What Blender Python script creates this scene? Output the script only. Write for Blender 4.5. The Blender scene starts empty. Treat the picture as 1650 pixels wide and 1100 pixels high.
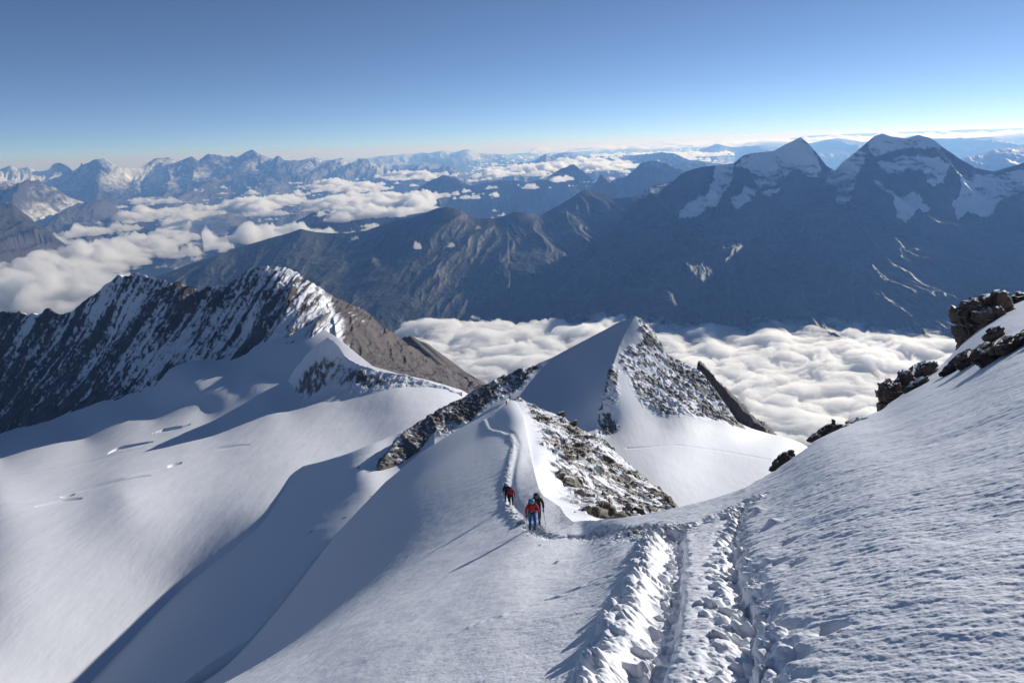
import bpy, bmesh, math
import numpy as np
from mathutils import Vector, Matrix
R = math.radians
S = bpy.context.scene

# ------------------------------------------------------------------ camera, sky, sun, exposure
FPX, PITCH, ROLL, W, H = 1100.0, R(-16.0), R(2.1), 1650, 1100
SUN_AZ, SUN_EL = R(50.0), R(20.0)
cp, sp = math.cos(PITCH), math.sin(PITCH)
FWD = np.array([0, cp, sp]); UP0 = np.array([0, -sp, cp]); RT0 = np.array([1.0, 0, 0])
RT = math.cos(ROLL) * RT0 - math.sin(ROLL) * UP0
UPV = math.cos(ROLL) * UP0 + math.sin(ROLL) * RT0
cam_data = bpy.data.cameras.new('camera'); cam = bpy.data.objects.new('camera', cam_data)
S.collection.objects.link(cam); S.camera = cam
cam_data.sensor_width = 36.0; cam_data.lens = 36.0 * FPX / W
cam_data.clip_start = 0.1; cam_data.clip_end = 600000
cam.matrix_world = Matrix(((RT[0], UPV[0], -FWD[0], 0), (RT[1], UPV[1], -FWD[1], 0), (RT[2], UPV[2], -FWD[2], 0), (0, 0, 0, 1)))

world = bpy.data.worlds.new('World'); S.world = world; world.use_nodes = True
wn = world.node_tree; wn.nodes.clear()
sky = wn.nodes.new('ShaderNodeTexSky'); sky.sky_type = 'NISHITA'; sky.sun_disc = False
sky.sun_elevation = SUN_EL; sky.sun_rotation = SUN_AZ
sky.altitude = 7800; sky.air_density = 0.85; sky.dust_density = 6.5; sky.ozone_density = 1.9
bg = wn.nodes.new('ShaderNodeBackground'); bg.inputs[1].default_value = 0.106
wo = wn.nodes.new('ShaderNodeOutputWorld')
wn.links.new(sky.outputs[0], bg.inputs[0]); wn.links.new(bg.outputs[0], wo.inputs[0])

sl = bpy.data.lights.new('sun', 'SUN'); sl.energy = 5.0; sl.angle = R(0.53); sl.color = (1.0, 0.975, 0.95)
so = bpy.data.objects.new('sun', sl); S.collection.objects.link(so)
sv = Vector((math.cos(SUN_EL) * math.sin(SUN_AZ), math.cos(SUN_EL) * math.cos(SUN_AZ), math.sin(SUN_EL)))
so.rotation_euler = sv.to_track_quat('Z', 'Y').to_euler()
SUNV = np.array(sv)

S.view_settings.view_transform = 'Standard'; S.view_settings.look = 'None'
S.view_settings.exposure = 0.0; S.view_settings.gamma = 1.0
S.cycles.use_denoising = True
S.cycles.max_bounces = 12; S.cycles.diffuse_bounces = 3; S.cycles.volume_bounces = 10
S.cycles.transparent_max_bounces = 12
S.cycles.volume_max_steps = 64

# ------------------------------------------------------------------ numpy helpers
def ray(px, py):
    px = np.asarray(px, float); py = np.asarray(py, float)
    a = (px - W / 2) / FPX; b = -(py - H / 2) / FPX
    return FWD + a[..., None] * RT + b[..., None] * UPV
def at(px, py, r):
    d = ray(px, py); h = np.hypot(d[..., 0], d[..., 1])
    return d * (np.asarray(r, float) / h)[..., None]
def sstep(a, b, x):
    t = np.clip((x - a) / (b - a), 0, 1); return t * t * (3 - 2 * t)

_rng = np.random.RandomState(7)
_perm = _rng.permutation(4096).astype(np.int32)
_g = _rng.normal(size=(4096, 3)).astype(np.float32); _g /= np.linalg.norm(_g, axis=1)[:, None]
_rv = _rng.rand(4096, 3).astype(np.float32)
def _h2(i, j, s=0): return _perm[(_perm[(i + s * 131) & 4095] + j) & 4095]
def _h3(i, j, k, s=0): return _perm[(_perm[(_perm[(i + s * 131) & 4095] + j) & 4095] + k) & 4095]
def perlin2(x, y, s=0):
    x = np.asarray(x); y = np.asarray(y)
    xi = np.floor(x).astype(np.int32); yi = np.floor(y).astype(np.int32)
    xf = (x - xi).astype(np.float32); yf = (y - yi).astype(np.float32)
    u = xf * xf * xf * (xf * (xf * 6 - 15) + 10); v = yf * yf * yf * (yf * (yf * 6 - 15) + 10)
    def g(di, dj):
        q = _g[_h2(xi + di, yi + dj, s)]
        return q[..., 0] * (xf - di) + q[..., 1] * (yf - dj)
    a = g(0, 0); b = g(1, 0); c = g(0, 1); d = g(1, 1)
    return ((a + (b - a) * u) + ((c + (d - c) * u) - (a + (b - a) * u)) * v) * 1.5
def fbm2(x, y, oct=5, s=0, gain=0.5, lac=2.03):
    o = 0; a = 1.0; n = 0
    for k in range(oct):
        o = o + a * perlin2(x, y, s + k * 7); n += a; a *= gain; x = x * lac + 3.7; y = y * lac + 1.3
    return o / n
def ridge2(x, y, oct=5, s=0, gain=0.55, lac=2.07):
    o = 0; a = 1.0; n = 0; w = 1.0
    for k in range(oct):
        r = 1 - np.abs(perlin2(x, y, s + k * 7)) * 1.6; r = r * r
        o = o + a * r * w; n += a; w = np.clip(r * 1.6, 0, 1); a *= gain; x = x * lac + 3.7; y = y * lac + 1.3
    return o / n
def worley2(x, y, s=0):
    """F1, F2 and a random value for the nearest cell"""
    x = np.asarray(x, float); y = np.asarray(y, float)
    xi = np.floor(x).astype(np.int32); yi = np.floor(y).astype(np.int32)
    f1 = np.full(x.shape, 9.0, np.float32); f2 = f1.copy(); cid = np.zeros(x.shape, np.int32)
    for di in (-1, 0, 1):
        for dj in (-1, 0, 1):
            h = _h2(xi + di, yi + dj, s); q = _rv[h]
            dx = xi + di + q[..., 0] - x; dy = yi + dj + q[..., 1] - y
            d = np.sqrt(dx * dx + dy * dy).astype(np.float32)
            m = d < f1
            f2 = np.where(m, f1, np.minimum(f2, d)); cid = np.where(m, h, cid); f1 = np.where(m, d, f1)
    return f1, f2, _rv[cid][..., 2]
def poly_dist(x, y, pts):
    """distance to a polyline and signed side, and position along it (0..1)"""
    best = np.full(x.shape, 1e9); side = np.zeros(x.shape); along = np.zeros(x.shape)
    L = np.r_[0, np.cumsum(np.hypot(*np.diff(pts[:, :2], axis=0).T))]
    for i in range(len(pts) - 1):
        ax, ay = pts[i, :2]; bx, by = pts[i + 1, :2]
        dx, dy = bx - ax, by - ay; ll = dx * dx + dy * dy
        t = np.clip(((x - ax) * dx + (y - ay) * dy) / ll, 0, 1)
        ex = x - ax - t * dx; ey = y - ay - t * dy; d = np.hypot(ex, ey)
        m = d < best
        best = np.where(m, d, best); side = np.where(m, np.sign(dx * ey - dy * ex), side)
        along = np.where(m, (L[i] + t * (L[i + 1] - L[i])) / L[-1], along)
    return best, side, along

class Disp:
    """thin plate spline of inverse depth over the view plane: planes stay planes"""
    def __init__(s, pts, lam=1e-7):
        p = np.array(pts, float); X = p[:, :2] / 1000.0
        w = 1.0 / (at(p[:, 0], p[:, 1], p[:, 2]) @ FWD)
        s.scale = w.mean(); w = w / s.scale
        n = len(p); K = s.k(X, X) + lam * np.eye(n)
        Q = np.c_[np.ones(n), X]
        A = np.block([[K, Q], [Q.T, np.zeros((3, 3))]])
        sol = np.linalg.solve(A, np.r_[w, np.zeros(3)])
        s.X = X; s.c = sol[:n]; s.a = sol[n:]; s.wmin = w.min() * 0.8
    @staticmethod
    def k(A, B):
        d2 = ((A[:, None] - B[None]) ** 2).sum(-1); return np.where(d2 > 0, 0.5 * d2 * np.log(d2 + 1e-20), 0)
    def __call__(s, px, py):
        sh = np.shape(px); X = np.c_[np.ravel(px), np.ravel(py)] / 1000.0
        o = s.a[0] + X @ s.a[1:]
        for i in range(len(s.c)):
            d2 = ((X - s.X[i]) ** 2).sum(-1); o += s.c[i] * 0.5 * d2 * np.log(d2 + 1e-20)
        o = np.maximum(o, s.wmin) * s.scale
        return o.reshape(sh)
    def point(s, px, py):
        px = np.asarray(px, float); py = np.asarray(py, float)
        return ray(px, py) / s(px, py)[..., None]

def mesh_grid(name, V, mat, attrs=None, label=None, kind='structure', smooth=True, group=None, keep=None):
    ny, nx = V.shape[:2]; n = ny * nx
    i = np.arange(n).reshape(ny, nx)
    q = np.stack([i[:-1, :-1], i[:-1, 1:], i[1:, 1:], i[1:, :-1]], -1).reshape(-1, 4)
    if keep is not None:
        q = q[(keep.ravel()[q]).any(1)]
    me = bpy.data.meshes.new(name)
    me.vertices.add(n); me.vertices.foreach_set('co', V.reshape(-1).astype(np.float32))
    m = len(q)
    me.loops.add(4 * m); me.loops.foreach_set('vertex_index', q.reshape(-1).astype(np.int32))
    me.polygons.add(m); me.polygons.foreach_set('loop_start', np.arange(0, 4 * m, 4, dtype=np.int32))
    me.polygons.foreach_set('use_smooth', np.full(m, smooth))
    for k, a in (attrs or {}).items():
        at_ = me.attributes.new(k, 'FLOAT', 'POINT'); at_.data.foreach_set('value', np.ascontiguousarray(a, np.float32).ravel())
    me.materials.append(mat); me.update(calc_edges=True)
    o = bpy.data.objects.new(name, me); S.collection.objects.link(o)
    o['kind'] = kind
    if label: o['label'] = label
    if group: o['group'] = group
    return o

def patch(top, bottom, extra, nx, ny, zoom=1.0, back=(1.0, 1.0), nb=40, tpow=1.0, px0=None, px1=None, spline=None):
    """surface seen between a lower and an upper outline, each point (px, py, distance); then it rolls over behind the crest"""
    top = np.array(top, float); bottom = np.array(bottom, float)
    top[:, 2] *= zoom; bottom[:, 2] *= zoom
    if len(extra): extra = np.array(extra, float); extra[:, 2] *= zoom
    D = spline or Disp(np.vstack([top, bottom] + ([np.array(extra, float)] if len(extra) else [])))
    px = np.linspace(px0 if px0 is not None else top[0, 0], px1 if px1 is not None else top[-1, 0], nx)
    ty = np.interp(px, top[:, 0], top[:, 1]); by = np.interp(px, bottom[:, 0], bottom[:, 1])
    t = np.linspace(0, 1, ny)[:, None] ** tpow
    PY = by + (ty - by) * t; PX = np.broadcast_to(px, PY.shape)
    V = D.point(PX, PY)
    Tp = V[-1]; hd = Tp[:, :2] / np.hypot(Tp[:, 0], Tp[:, 1])[:, None]
    f = (np.arange(1, nb + 1) / nb)[:, None]
    f = f ** 1.5
    B = np.empty((nb, nx, 3)); B[..., :2] = Tp[None, :, :2] + hd[None] * (f * back[0])[..., None]
    B[..., 2] = Tp[None, :, 2] - back[1] * f * (0.35 + 0.65 * f)
    return np.vstack([V, B]), D, ny

def slope_of(V):
    du = np.gradient(V, axis=1); dv = np.gradient(V, axis=0)
    n = np.cross(du, dv); n /= np.linalg.norm(n, axis=2)[..., None] + 1e-12
    n *= np.sign(n[..., 2:3] + 1e-9)
    return n

# ------------------------------------------------------------------ materials
def new_mat(name):
    m = bpy.data.materials.new(name); m.use_nodes = True; nt = m.node_tree; nt.nodes.clear()
    out = nt.nodes.new('ShaderNodeOutputMaterial'); return m, nt, out
def nd(nt, t, **kw):
    n = nt.nodes.new(t)
    for k, v in kw.items():
        if k.startswith('i_'): n.inputs[k[2:]].default_value = v
        else: setattr(n, k, v)
    return n
def snow_rock(name, snow=(0.79, 0.80, 0.83), rock_a=(0.10, 0.085, 0.07), rock_b=(0.22, 0.19, 0.16), scale=1.0,
              bump=0.05, edge=0.12, third=None, rough=0.6):
    """snow and rock split by the mesh's own 'snow' attribute, with the edge broken up by noise; scale = size of a feature in metres"""
    m, nt, out = new_mat(name); L = nt.links.new
    tc = nd(nt, 'ShaderNodeTexCoord')
    at_ = nd(nt, 'ShaderNodeAttribute', attribute_name='snow')
    n1 = nd(nt, 'ShaderNodeTexNoise'); n1.inputs['Scale'].default_value = 1.0 / scale; n1.inputs['Detail'].default_value = 8; n1.inputs['Roughness'].default_value = 0.65
    n2 = nd(nt, 'ShaderNodeTexNoise'); n2.inputs['Scale'].default_value = 0.13 / scale; n2.inputs['Detail'].default_value = 6
    L(tc.outputs['Object'], n1.inputs['Vector']); L(tc.outputs['Object'], n2.inputs['Vector'])
    a = nd(nt, 'ShaderNodeMath', operation='SUBTRACT'); L(n1.outputs['Fac'], a.inputs[0]); a.inputs[1].default_value = 0.5
    b = nd(nt, 'ShaderNodeMath', operation='MULTIPLY_ADD'); L(a.outputs[0], b.inputs[0]); b.inputs[1].default_value = 0.6; L(at_.outputs['Fac'], b.inputs[2])
    mr = nd(nt, 'ShaderNodeMapRange', interpolation_type='SMOOTHSTEP'); mr.inputs[1].default_value = 0.5 - edge; mr.inputs[2].default_value = 0.5 + edge
    L(b.outputs[0], mr.inputs[0])
    rr = nd(nt, 'ShaderNodeMapRange'); rr.inputs[1].default_value = 0.3; rr.inputs[2].default_value = 0.7; L(n2.outputs['Fac'], rr.inputs[0])
    rc = nd(nt, 'ShaderNodeMix', data_type='RGBA'); rc.inputs['A'].default_value = (*rock_a, 1); rc.inputs['B'].default_value = (*rock_b, 1)
    L(rr.outputs[0], rc.inputs['Factor'])
    col = rc.outputs['Result']
    if third:
        a3 = nd(nt, 'ShaderNodeAttribute', attribute_name='tint')
        r3 = nd(nt, 'ShaderNodeMix', data_type='RGBA'); r3.inputs['B'].default_value = (*third, 1)
        L(a3.outputs['Fac'], r3.inputs['Factor']); L(col, r3.inputs['A']); col = r3.outputs['Result']
    mx = nd(nt, 'ShaderNodeMix', data_type='RGBA'); mx.inputs['B'].default_value = (*snow, 1)
    L(mr.outputs[0], mx.inputs['Factor']); L(col, mx.inputs['A'])
    bs = nd(nt, 'ShaderNodeBsdfPrincipled'); bs.inputs['Roughness'].default_value = rough; bs.inputs['Specular IOR Level'].default_value = 0.2
    L(mx.outputs['Result'], bs.inputs['Base Color'])
    bp = nd(nt, 'ShaderNodeBump'); bp.inputs['Strength'].default_value = 1.0; bp.inputs['Distance'].default_value = bump
    inv = nd(nt, 'ShaderNodeMath', operation='SUBTRACT'); inv.inputs[0].default_value = 1.15; L(mr.outputs[0], inv.inputs[1])
    hh = nd(nt, 'ShaderNodeMath', operation='MULTIPLY'); L(n1.outputs['Fac'], hh.inputs[0]); L(inv.outputs[0], hh.inputs[1])
    L(hh.outputs[0], bp.inputs['Height']); L(bp.outputs[0], bs.inputs['Normal'])
    L(bs.outputs[0], out.inputs[0])
    return m
M_near = snow_rock('near_snow', scale=0.02, bump=0.003, rough=0.5)
M_rib = snow_rock('rib_rock_snow', scale=0.5, bump=0.12, rock_a=(0.10, 0.085, 0.065), rock_b=(0.26, 0.22, 0.17))
M_peak = snow_rock('peak_rock_snow', scale=2.0, bump=0.5, rock_a=(0.09, 0.08, 0.07), rock_b=(0.20, 0.175, 0.15))
M_glac = snow_rock('glacier_snow', scale=6.0, bump=0.12)
M_left = snow_rock('left_ridge_rock_snow', scale=5.0, bump=2.8, rock_a=(0.045, 0.036, 0.032), rock_b=(0.125, 0.095, 0.075), edge=0.13)
M_mid = snow_rock('mid_range', scale=45.0, bump=12, rock_a=(0.03, 0.026, 0.02), rock_b=(0.07, 0.055, 0.042), third=(0.04, 0.045, 0.022), edge=0.16)
M_far = snow_rock('far_range', scale=160.0, bump=40, rock_a=(0.025, 0.026, 0.022), rock_b=(0.065, 0.055, 0.045), edge=0.2)
def cloud_mat(name, dens):
    m, nt, out = new_mat(name)
    v = nd(nt, 'ShaderNodeVolumeScatter'); v.inputs['Color'].default_value = (.995, .995, .995, 1); v.inputs['Density'].default_value = dens; v.inputs['Anisotropy'].default_value = 0.45
    nt.links.new(v.outputs[0], out.inputs['Volume']); return m

# ------------------------------------------------------------------ near slope and its ridge
def plane_r(px, py, a=-2.1, b=0.44, c=-0.555):
    d = ray(px, py); d = d / np.hypot(d[0], d[1]); return a / (d[2] - b * d[0] - c * d[1])
rim = [(-150, 1700, 42), (200, 1205, 62), (285, 1108, 75), (340, 1066, 88), (400, 1030, 98), (440, 985, 108), (500, 905, 128), (560, 840, 155), (620, 777, 185), (680, 728, 205), (740, 690, 222),
       (780, 664, 232), (800, 652, 236), (820, 643, 240), (832, 646, 228), (842, 666, 165), (847, 690, 124), (852, 716, 98), (857, 742, 78), (863, 768, 61), (869, 788, 51), (876, 799, 45.5), (888, 806, 42), (903, 817, 37), (912, 831, 31), (922, 839, 28), (960, 838, 24.5),
       (1000, 834, 21), (1040, 827, 19.5), (1085, 819, 18.5), (1140, 806, 18.2), (1200, 785, 18), (1250, 757, 19), (1320, 706, 21), (1420, 660, 26), (1470, 622, 30), (1520, 585, 36), (1560, 545, 42), (1600, 510, 48),
       (1650, 481, 55), (1800, 395, 75)]
_zy = np.linspace(0, 270, 541)
_zz = np.interp(_zy, [0, 29, 50, 78, 112, 160, 233, 270], [-2.1, -18.2, -28.1, -37.6, -49.5, -67, -88.5, -103])
_zs = _zz.copy()
for _i, _y in enumerate(_zy):
    _w = np.exp(-((_zy - _y) / (1.0 + .09 * _y)) ** 2); _zs[_i] = np.polyval(np.polyfit(_zy, _zz, 1, w=np.sqrt(_w) + 1e-9), _y)
_zz = _zs
def ridge_z(x, y):
    """height of the near ridge and its left flank"""
    w = np.clip((y - 16) / 58.0, 0, 1); w = w * w * (3 - 2 * w)
    k = .44 + .27 * w; q = .003 - .0025 * w; X = np.minimum(x, 0)
    zc = np.interp(y, _zy, _zz)
    return zc + np.where(x > 0, .44 * x * (1 - w) + k * x * w, k * X) - .5 * q * X * X
_Y = np.linspace(4, 236, 1200)
_sk = np.array([(285, 1108), (400, 1030), (500, 905), (560, 840), (620, 777), (680, 728), (740, 690), (780, 664)], float)
_d = ray(_sk[:, 0], _sk[:, 1]); _u = _d[:, 0] / _d[:, 1]
_dv = _d[:, 2] / _d[:, 1] - np.array([(ridge_z(u * _Y, _Y) / _Y).max() for u in _u])
_dp = np.polyfit(np.r_[_u, -.02, 0.03], np.r_[_dv, 0, 0], 5)
def ridge_dv(u, y):
    return np.polyval(_dp, np.clip(u, -.66, .06)) * sstep(15, 90, y)
def ridge_hit(px, py):
    d = ray(px, py); u = d[0] / d[1]; v = d[2] / d[1]
    f = ridge_z(u * _Y, _Y) / _Y + ridge_dv(u, _Y)
    i = f.argmax() if v >= f.max() - 1e-4 else np.argmax(f >= v)
    return math.hypot(u, 1) * _Y[i]
rim = [(a, b, ridge_hit(a, b)) if 280 < a < 785 else (a, b, c) for a, b, c in rim]
rim[0] = (-150, 1700, 60); rim[1] = (200, 1205, rim[2][2] * .95)
left = [(a, b) for a in range(340, 821, 80) for b in range(700, 1101, 66) if b > np.interp(a, [p[0] for p in rim], [p[1] for p in rim]) + 16]
inner = [(px, py, plane_r(px, py)) for px, py in [(1000, 1100), (1300, 1100), (1650, 1100), (1100, 950), (1650, 800), (1300, 900), (1400, 780), (1000, 900), (1650, 650)]]
inner += [(858, 850, 30), (940, 862, 23), (822, 812, 50), (840, 740, 78), (822, 700, 112), (805, 680, 160)] + [(a, b, ridge_hit(a, b)) for a, b in left]
DF = Disp(rim[2:] + inner, lam=5e-5)
def ridge_table(px, py):
    """inverse view depth of the ridge's left side, for every vertex at once"""
    d = ray(px, py); u = d[..., 0] / d[..., 1]; v = d[..., 2] / d[..., 1]
    ug = np.linspace(-1.1, .25, 260); yg = np.geomspace(1.5, 236, 900); tg = np.linspace(0, 1, 500) ** 2
    Wt = np.empty((260, 500)); vs = np.empty(260)
    for i, uu in enumerate(ug):
        f = np.maximum.accumulate(ridge_z(uu * yg, yg) / yg + ridge_dv(uu, yg))
        kk = np.exp(-(np.arange(-200, 201) / 75.0) ** 2); kk /= kk.sum(); n0 = np.arange(-200, 1100)
        fe = np.r_[f[0] + (f[1] - f[0]) * np.arange(-200, 0), f, f[-1] + 0 * np.arange(200)]
        wu = float(sstep(-.24, -.40, uu)); f = f * (1 - wu) + np.convolve(fe, kk, 'valid') * wu; vs[i] = f[-1]
        f = f + np.arange(900) * 1e-9
        Wt[i] = np.interp(vs[i] - tg * 1.6, f, 1 / yg)
    vsk = np.interp(u, ug, vs); t = np.sqrt(np.clip((vsk - v) / 1.6, 0, 1)) * 499
    a = np.clip((u - ug[0]) / (ug[1] - ug[0]), 0, 258.999); i0 = a.astype(int); fa = a - i0
    t0 = np.clip(t.astype(int), 0, 498); ft = t - t0
    w = (Wt[i0, t0] * (1 - ft) + Wt[i0, t0 + 1] * ft) * (1 - fa) + (Wt[i0 + 1, t0] * (1 - ft) + Wt[i0 + 1, t0 + 1] * ft) * fa
    return w * d[..., 1], u
def plane_edge(px, rmax=60.0):
    ys = np.linspace(1000, -2500, 3000); d = ray(np.full(3000, px), ys); den = d[:, 2] - .44 * d[:, 0] + .555 * d[:, 1]
    rr_ = np.where(den < -1e-6, -2.1 / den * np.hypot(d[:, 0], d[:, 1]), 1e9); return ys[np.argmax(rr_ > rmax)]
rim = rim[:-1] + [(1720, 440, 62)] + [(px, plane_edge(px), 60.0) for px in (1900, 2100, 2400, 2800, 3400)]
topF = np.array(rim); nyF = 1160
pxs = np.r_[np.linspace(-150, 1720, 1420), 1720 + 1680 * np.linspace(0.004, 1, 140) ** 1.5]; nxF = len(pxs)
ty = np.interp(pxs, topF[:, 0], topF[:, 1])
bot = np.maximum(1210, ty + 60)
knee = np.maximum(862, ty + 30)
t = np.r_[-2.3 * np.linspace(1, 0, 60, endpoint=False) ** 1.5, np.linspace(0, 1, 520, endpoint=False), np.ones(580)][:, None]; t2 = np.r_[np.zeros(580), np.linspace(0, 1, 580)][:, None]
PY = bot + (knee - bot) * t + (ty - knee) * t2; PX = np.broadcast_to(pxs, PY.shape)
wR = DF(PX, PY)
_d3 = ray(PX, PY); wP = np.maximum((_d3[..., 2] - .44 * _d3[..., 0] + .555 * _d3[..., 1]) / -2.1, 1 / 75.0)
_b = np.maximum(sstep(1690, 1900, PX), sstep(1230, 1500, PY) * sstep(300, 700, PX)); wR = wR * (1 - _b) + wP * _b
wL, uu = ridge_table(PX, PY)
bl = sstep(.03, -.07, uu)
VF = ray(PX, PY) / (wR * (1 - bl) + wL * bl)[..., None]
x, y = VF[..., 0].copy(), VF[..., 1].copy(); rr = np.hypot(x, y)

def on_slope(pts):
    p = np.array(pts, float); return DF.point(p[:, 0], p[:, 1])
far_trail = on_slope([(846, 841), (832, 826), (822, 811), (819, 790), (821, 765), (827, 738), (832, 715), (824, 699), (806, 690), (790, 683), (782, 671), (800, 658), (818, 646)])
mid_trail = on_slope([(852, 846), (866, 858), (890, 866), (920, 864), (955, 858), (990, 856), (1025, 849), (1046, 853), (1060, 868)])
main_tr = on_slope([(1085, 862), (1082, 885), (1078, 915), (1072, 950), (1062, 985), (1058, 1020), (1045, 1060), (1025, 1110), (1000, 1180)])
berm_tr = on_slope([(1060, 862), (1048, 885), (1042, 915), (1035, 950), (1012, 985), (1000, 1020), (985, 1060), (965, 1110), (930, 1180)])
chunk_tr = on_slope([(1205, 805), (1190, 825), (1182, 850), (1172, 880), (1178, 915), (1182, 950), (1190, 990), (1198, 1030), (1190, 1080), (1175, 1180)])
link_tr = on_slope([(1000, 862), (1050, 856), (1100, 852), (1150, 836), (1195, 812)])

def lumps(x, y, s):
    f1, f2, c = worley2(x / 0.18 + 0.5 * perlin2(x * 5, y * 5, 3), y / 0.18 + 0.5 * perlin2(x * 5, y * 5, 4), s)
    a = np.clip(1 - (f1 / 0.62) ** 2, 0, 1) * (c ** 1.5) * 0.115
    f1, f2, c = worley2(x / 0.08 + 0.4 * perlin2(x * 11, y * 11, 5), y / 0.08, s + 1)
    a = a + np.clip(1 - (f1 / 0.6) ** 2, 0, 1) * c * 0.045
    f1, f2, c = worley2(x / 0.045, y / 0.045, s + 2)
    return a + np.clip(1 - (f1 / 0.6) ** 2, 0, 1) * c * 0.012
z = VF[..., 2]
h = np.zeros_like(z)
# wind ripples, strongest on the right, grained snow to the left
_p = DF.point(np.array([1350.0, 1450.0]), np.array([862.0, 838.0])); ang = math.atan2(_p[1, 1] - _p[0, 1], _p[1, 0] - _p[0, 0]); xr = x * math.cos(ang) + y * math.sin(ang) ; yr = -x * math.sin(ang) + y * math.cos(ang)
wob = fbm2(x * 0.5, y * 0.5, 3, 21) * 0.5
right = sstep(-1.0, 3.5, x + 0.1 * (y - 5) + wob * 2)
rip = 0
for lam_, amp, st in ((0.045, 0.0068, 1.5), (0.085, 0.0110, 1.7), (0.16, 0.0115, 1.9), (0.34, 0.0125, 2.1), (0.8, 0.017, 2.2), (2.2, 0.032, 2.2)):
    fade = sstep(0.9, 2.2, lam_ / (rr * 0.0016 + 1e-6))
    n = perlin2(xr / (lam_ * st) + wob, (yr + wob * 0.1) / lam_, int(lam_ * 100))
    rip = rip + amp * (n - 0.25 * n * n) * fade
h += .74 * rip * (0.38 + (0.70 + .45 * fbm2(x * .9, y * .9, 3, 35)) * right) * sstep(260, 30, rr)
h += 0.05 * fbm2(x * 0.7, y * 0.5, 4, 33) * sstep(200, 20, rr)
h += 0.0035 * (perlin2(x * 26, y * 26, 9) + .6 * perlin2(x * 55, y * 55, 10)) * sstep(16, 5, rr)
# tracks
d1, s1, a1 = poly_dist(x, y, main_tr); d2, s2, a2 = poly_dist(x, y, berm_tr); d3, s3, a3 = poly_dist(x, y, chunk_tr)
d4, s4, a4 = poly_dist(x, y, mid_trail); d5, s5, a5 = poly_dist(x, y, link_tr); d6, s6, a6 = poly_dist(x, y, far_trail)
near = rr < 60
L_ = np.zeros_like(z); L_[near] = lumps(x[near], y[near], 40)
edge = fbm2(x * 2.2, y * 2.2, 3, 55) * 0.5
brk = fbm2(x * 1.5, y * 1.5, 4, 57); steps_ = np.clip(perlin2(along_ := a1 * 26, s1 * 3.0, 58) * 2, -1, 1)
h += -(0.22 + .07 * steps_ + .12 * brk) * np.exp(-(np.maximum(d1 + edge * 0.16, 0) / 0.20) ** 4) + .55 * L_ * np.exp(-(d1 / .22) ** 2)
e2 = np.exp(-(np.maximum(d2 + edge * 0.3, 0) / 0.27) ** 2)
h += e2 * (0.12 + .22 * brk + .80 * L_ * (1 + brk)) 
e1 = np.exp(-(np.maximum(d1 + .3 * edge, 0) / 0.5) ** 2)
h += e1 * 0.14 * L_
w3 = 0.14 + 0.13 * a3
e3 = np.exp(-(np.maximum(d3 + edge * 0.5, 0) / (w3 * 1.25)) ** 4)
h += e3 * (1.15 * L_ - 0.10) - 0.12 * np.exp(-((d3 + edge * .3) / (w3 * 0.4)) ** 2)
e4 = np.exp(-(np.maximum(d4 + edge * 0.5, 0) / 0.38) ** 2)
h += e4 * (1.1 * L_ - 0.05) - 0.12 * np.exp(-(d4 / 0.22) ** 2)
e5 = np.exp(-(np.maximum(d5 + edge * 0.8, 0) / 0.5) ** 2)
h += e5 * (0.8 * L_ - 0.02)
# far track: raised broken snow beside a groove
L6 = np.abs(fbm2(x * 1.6, y * 1.6, 4, 60))
w6 = 0.30 + 0.0022 * rr
h += np.exp(-((d6 * s6 - w6 * 0.7) / w6) ** 2) * (0.06 + 0.5 * L6) * (1 + rr * 0.002) - 0.16 * np.exp(-((d6 * s6 + w6 * 0.6) / (w6 * 0.8)) ** 2)
# single boot holes and balls of snow
for (px, py, rad, dep) in ((1267, 872, .10, -.10), (1252, 903, .08, -.09), (1278, 905, .08, -.09), (1236, 903, .05, .05), (1337, 1010, .07, -.16), (1245, 843, .10, .10), (1222, 828, .10, .12), (1283, 1050, .06, -.07),
                           (900, 905, .12, .07), (872, 878, .10, .07), (1235, 895, .1, .05)):
    p = on_slope([(px, py)])[0]; dd = np.hypot(x - p[0], y - p[1]); h += dep * np.exp(-(dd / rad) ** 2)
# a scoured line of shallow prints on the slope left of the track
ln = on_slope([(1050, 820 + 85), (960, 935), (890, 962), (820, 990), (740, 1020)])
dl, sl_, al = poly_dist(x, y, ln); h += np.exp(-(dl / 0.16) ** 2) * 0.05 * np.clip(perlin2(x * 5, y * 5, 66) + .1, 0, 1)
VF += h[..., None] * np.array([-.36, .40, .84])
# rolled crest at the rim, then the hidden far side
nb = 60
Tp = VF[-1]; hd = Tp[:, :2] / np.hypot(Tp[:, 0], Tp[:, 1])[:, None]; rT = np.hypot(Tp[:, 0], Tp[:, 1])
f = (np.arange(1, nb + 1) / nb)[:, None] ** 2
reach = np.interp(pxs, [-150, 700, 800, 840, 900, 1090, 1300, 1800], [260, 260, 60, 14, 7, 9, 22, 30])
drop = np.interp(pxs, [-150, 700, 800, 840, 900, 1090, 1300, 1800], [330, 330, 75, 14, 7.5, 12, 30, 34])
B = np.empty((nb, nxF, 3)); B[..., :2] = Tp[None, :, :2] + hd[None] * (f * reach)[..., None]
vr = Tp[:, 2] / rT
B[..., 2] = Tp[None, :, 2] + (f * reach) * vr[None] * 1.02 - np.maximum(drop + vr * reach, 4) * f ** 1.3
VF = np.vstack([VF, B])
nrm = slope_of(VF)
snow = np.ones(VF.shape[:2])
mesh_grid('snow_slope', VF, M_near, {'snow': snow}, 'wind rippled snow slope in the foreground, cut by a deep boot track')

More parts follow.
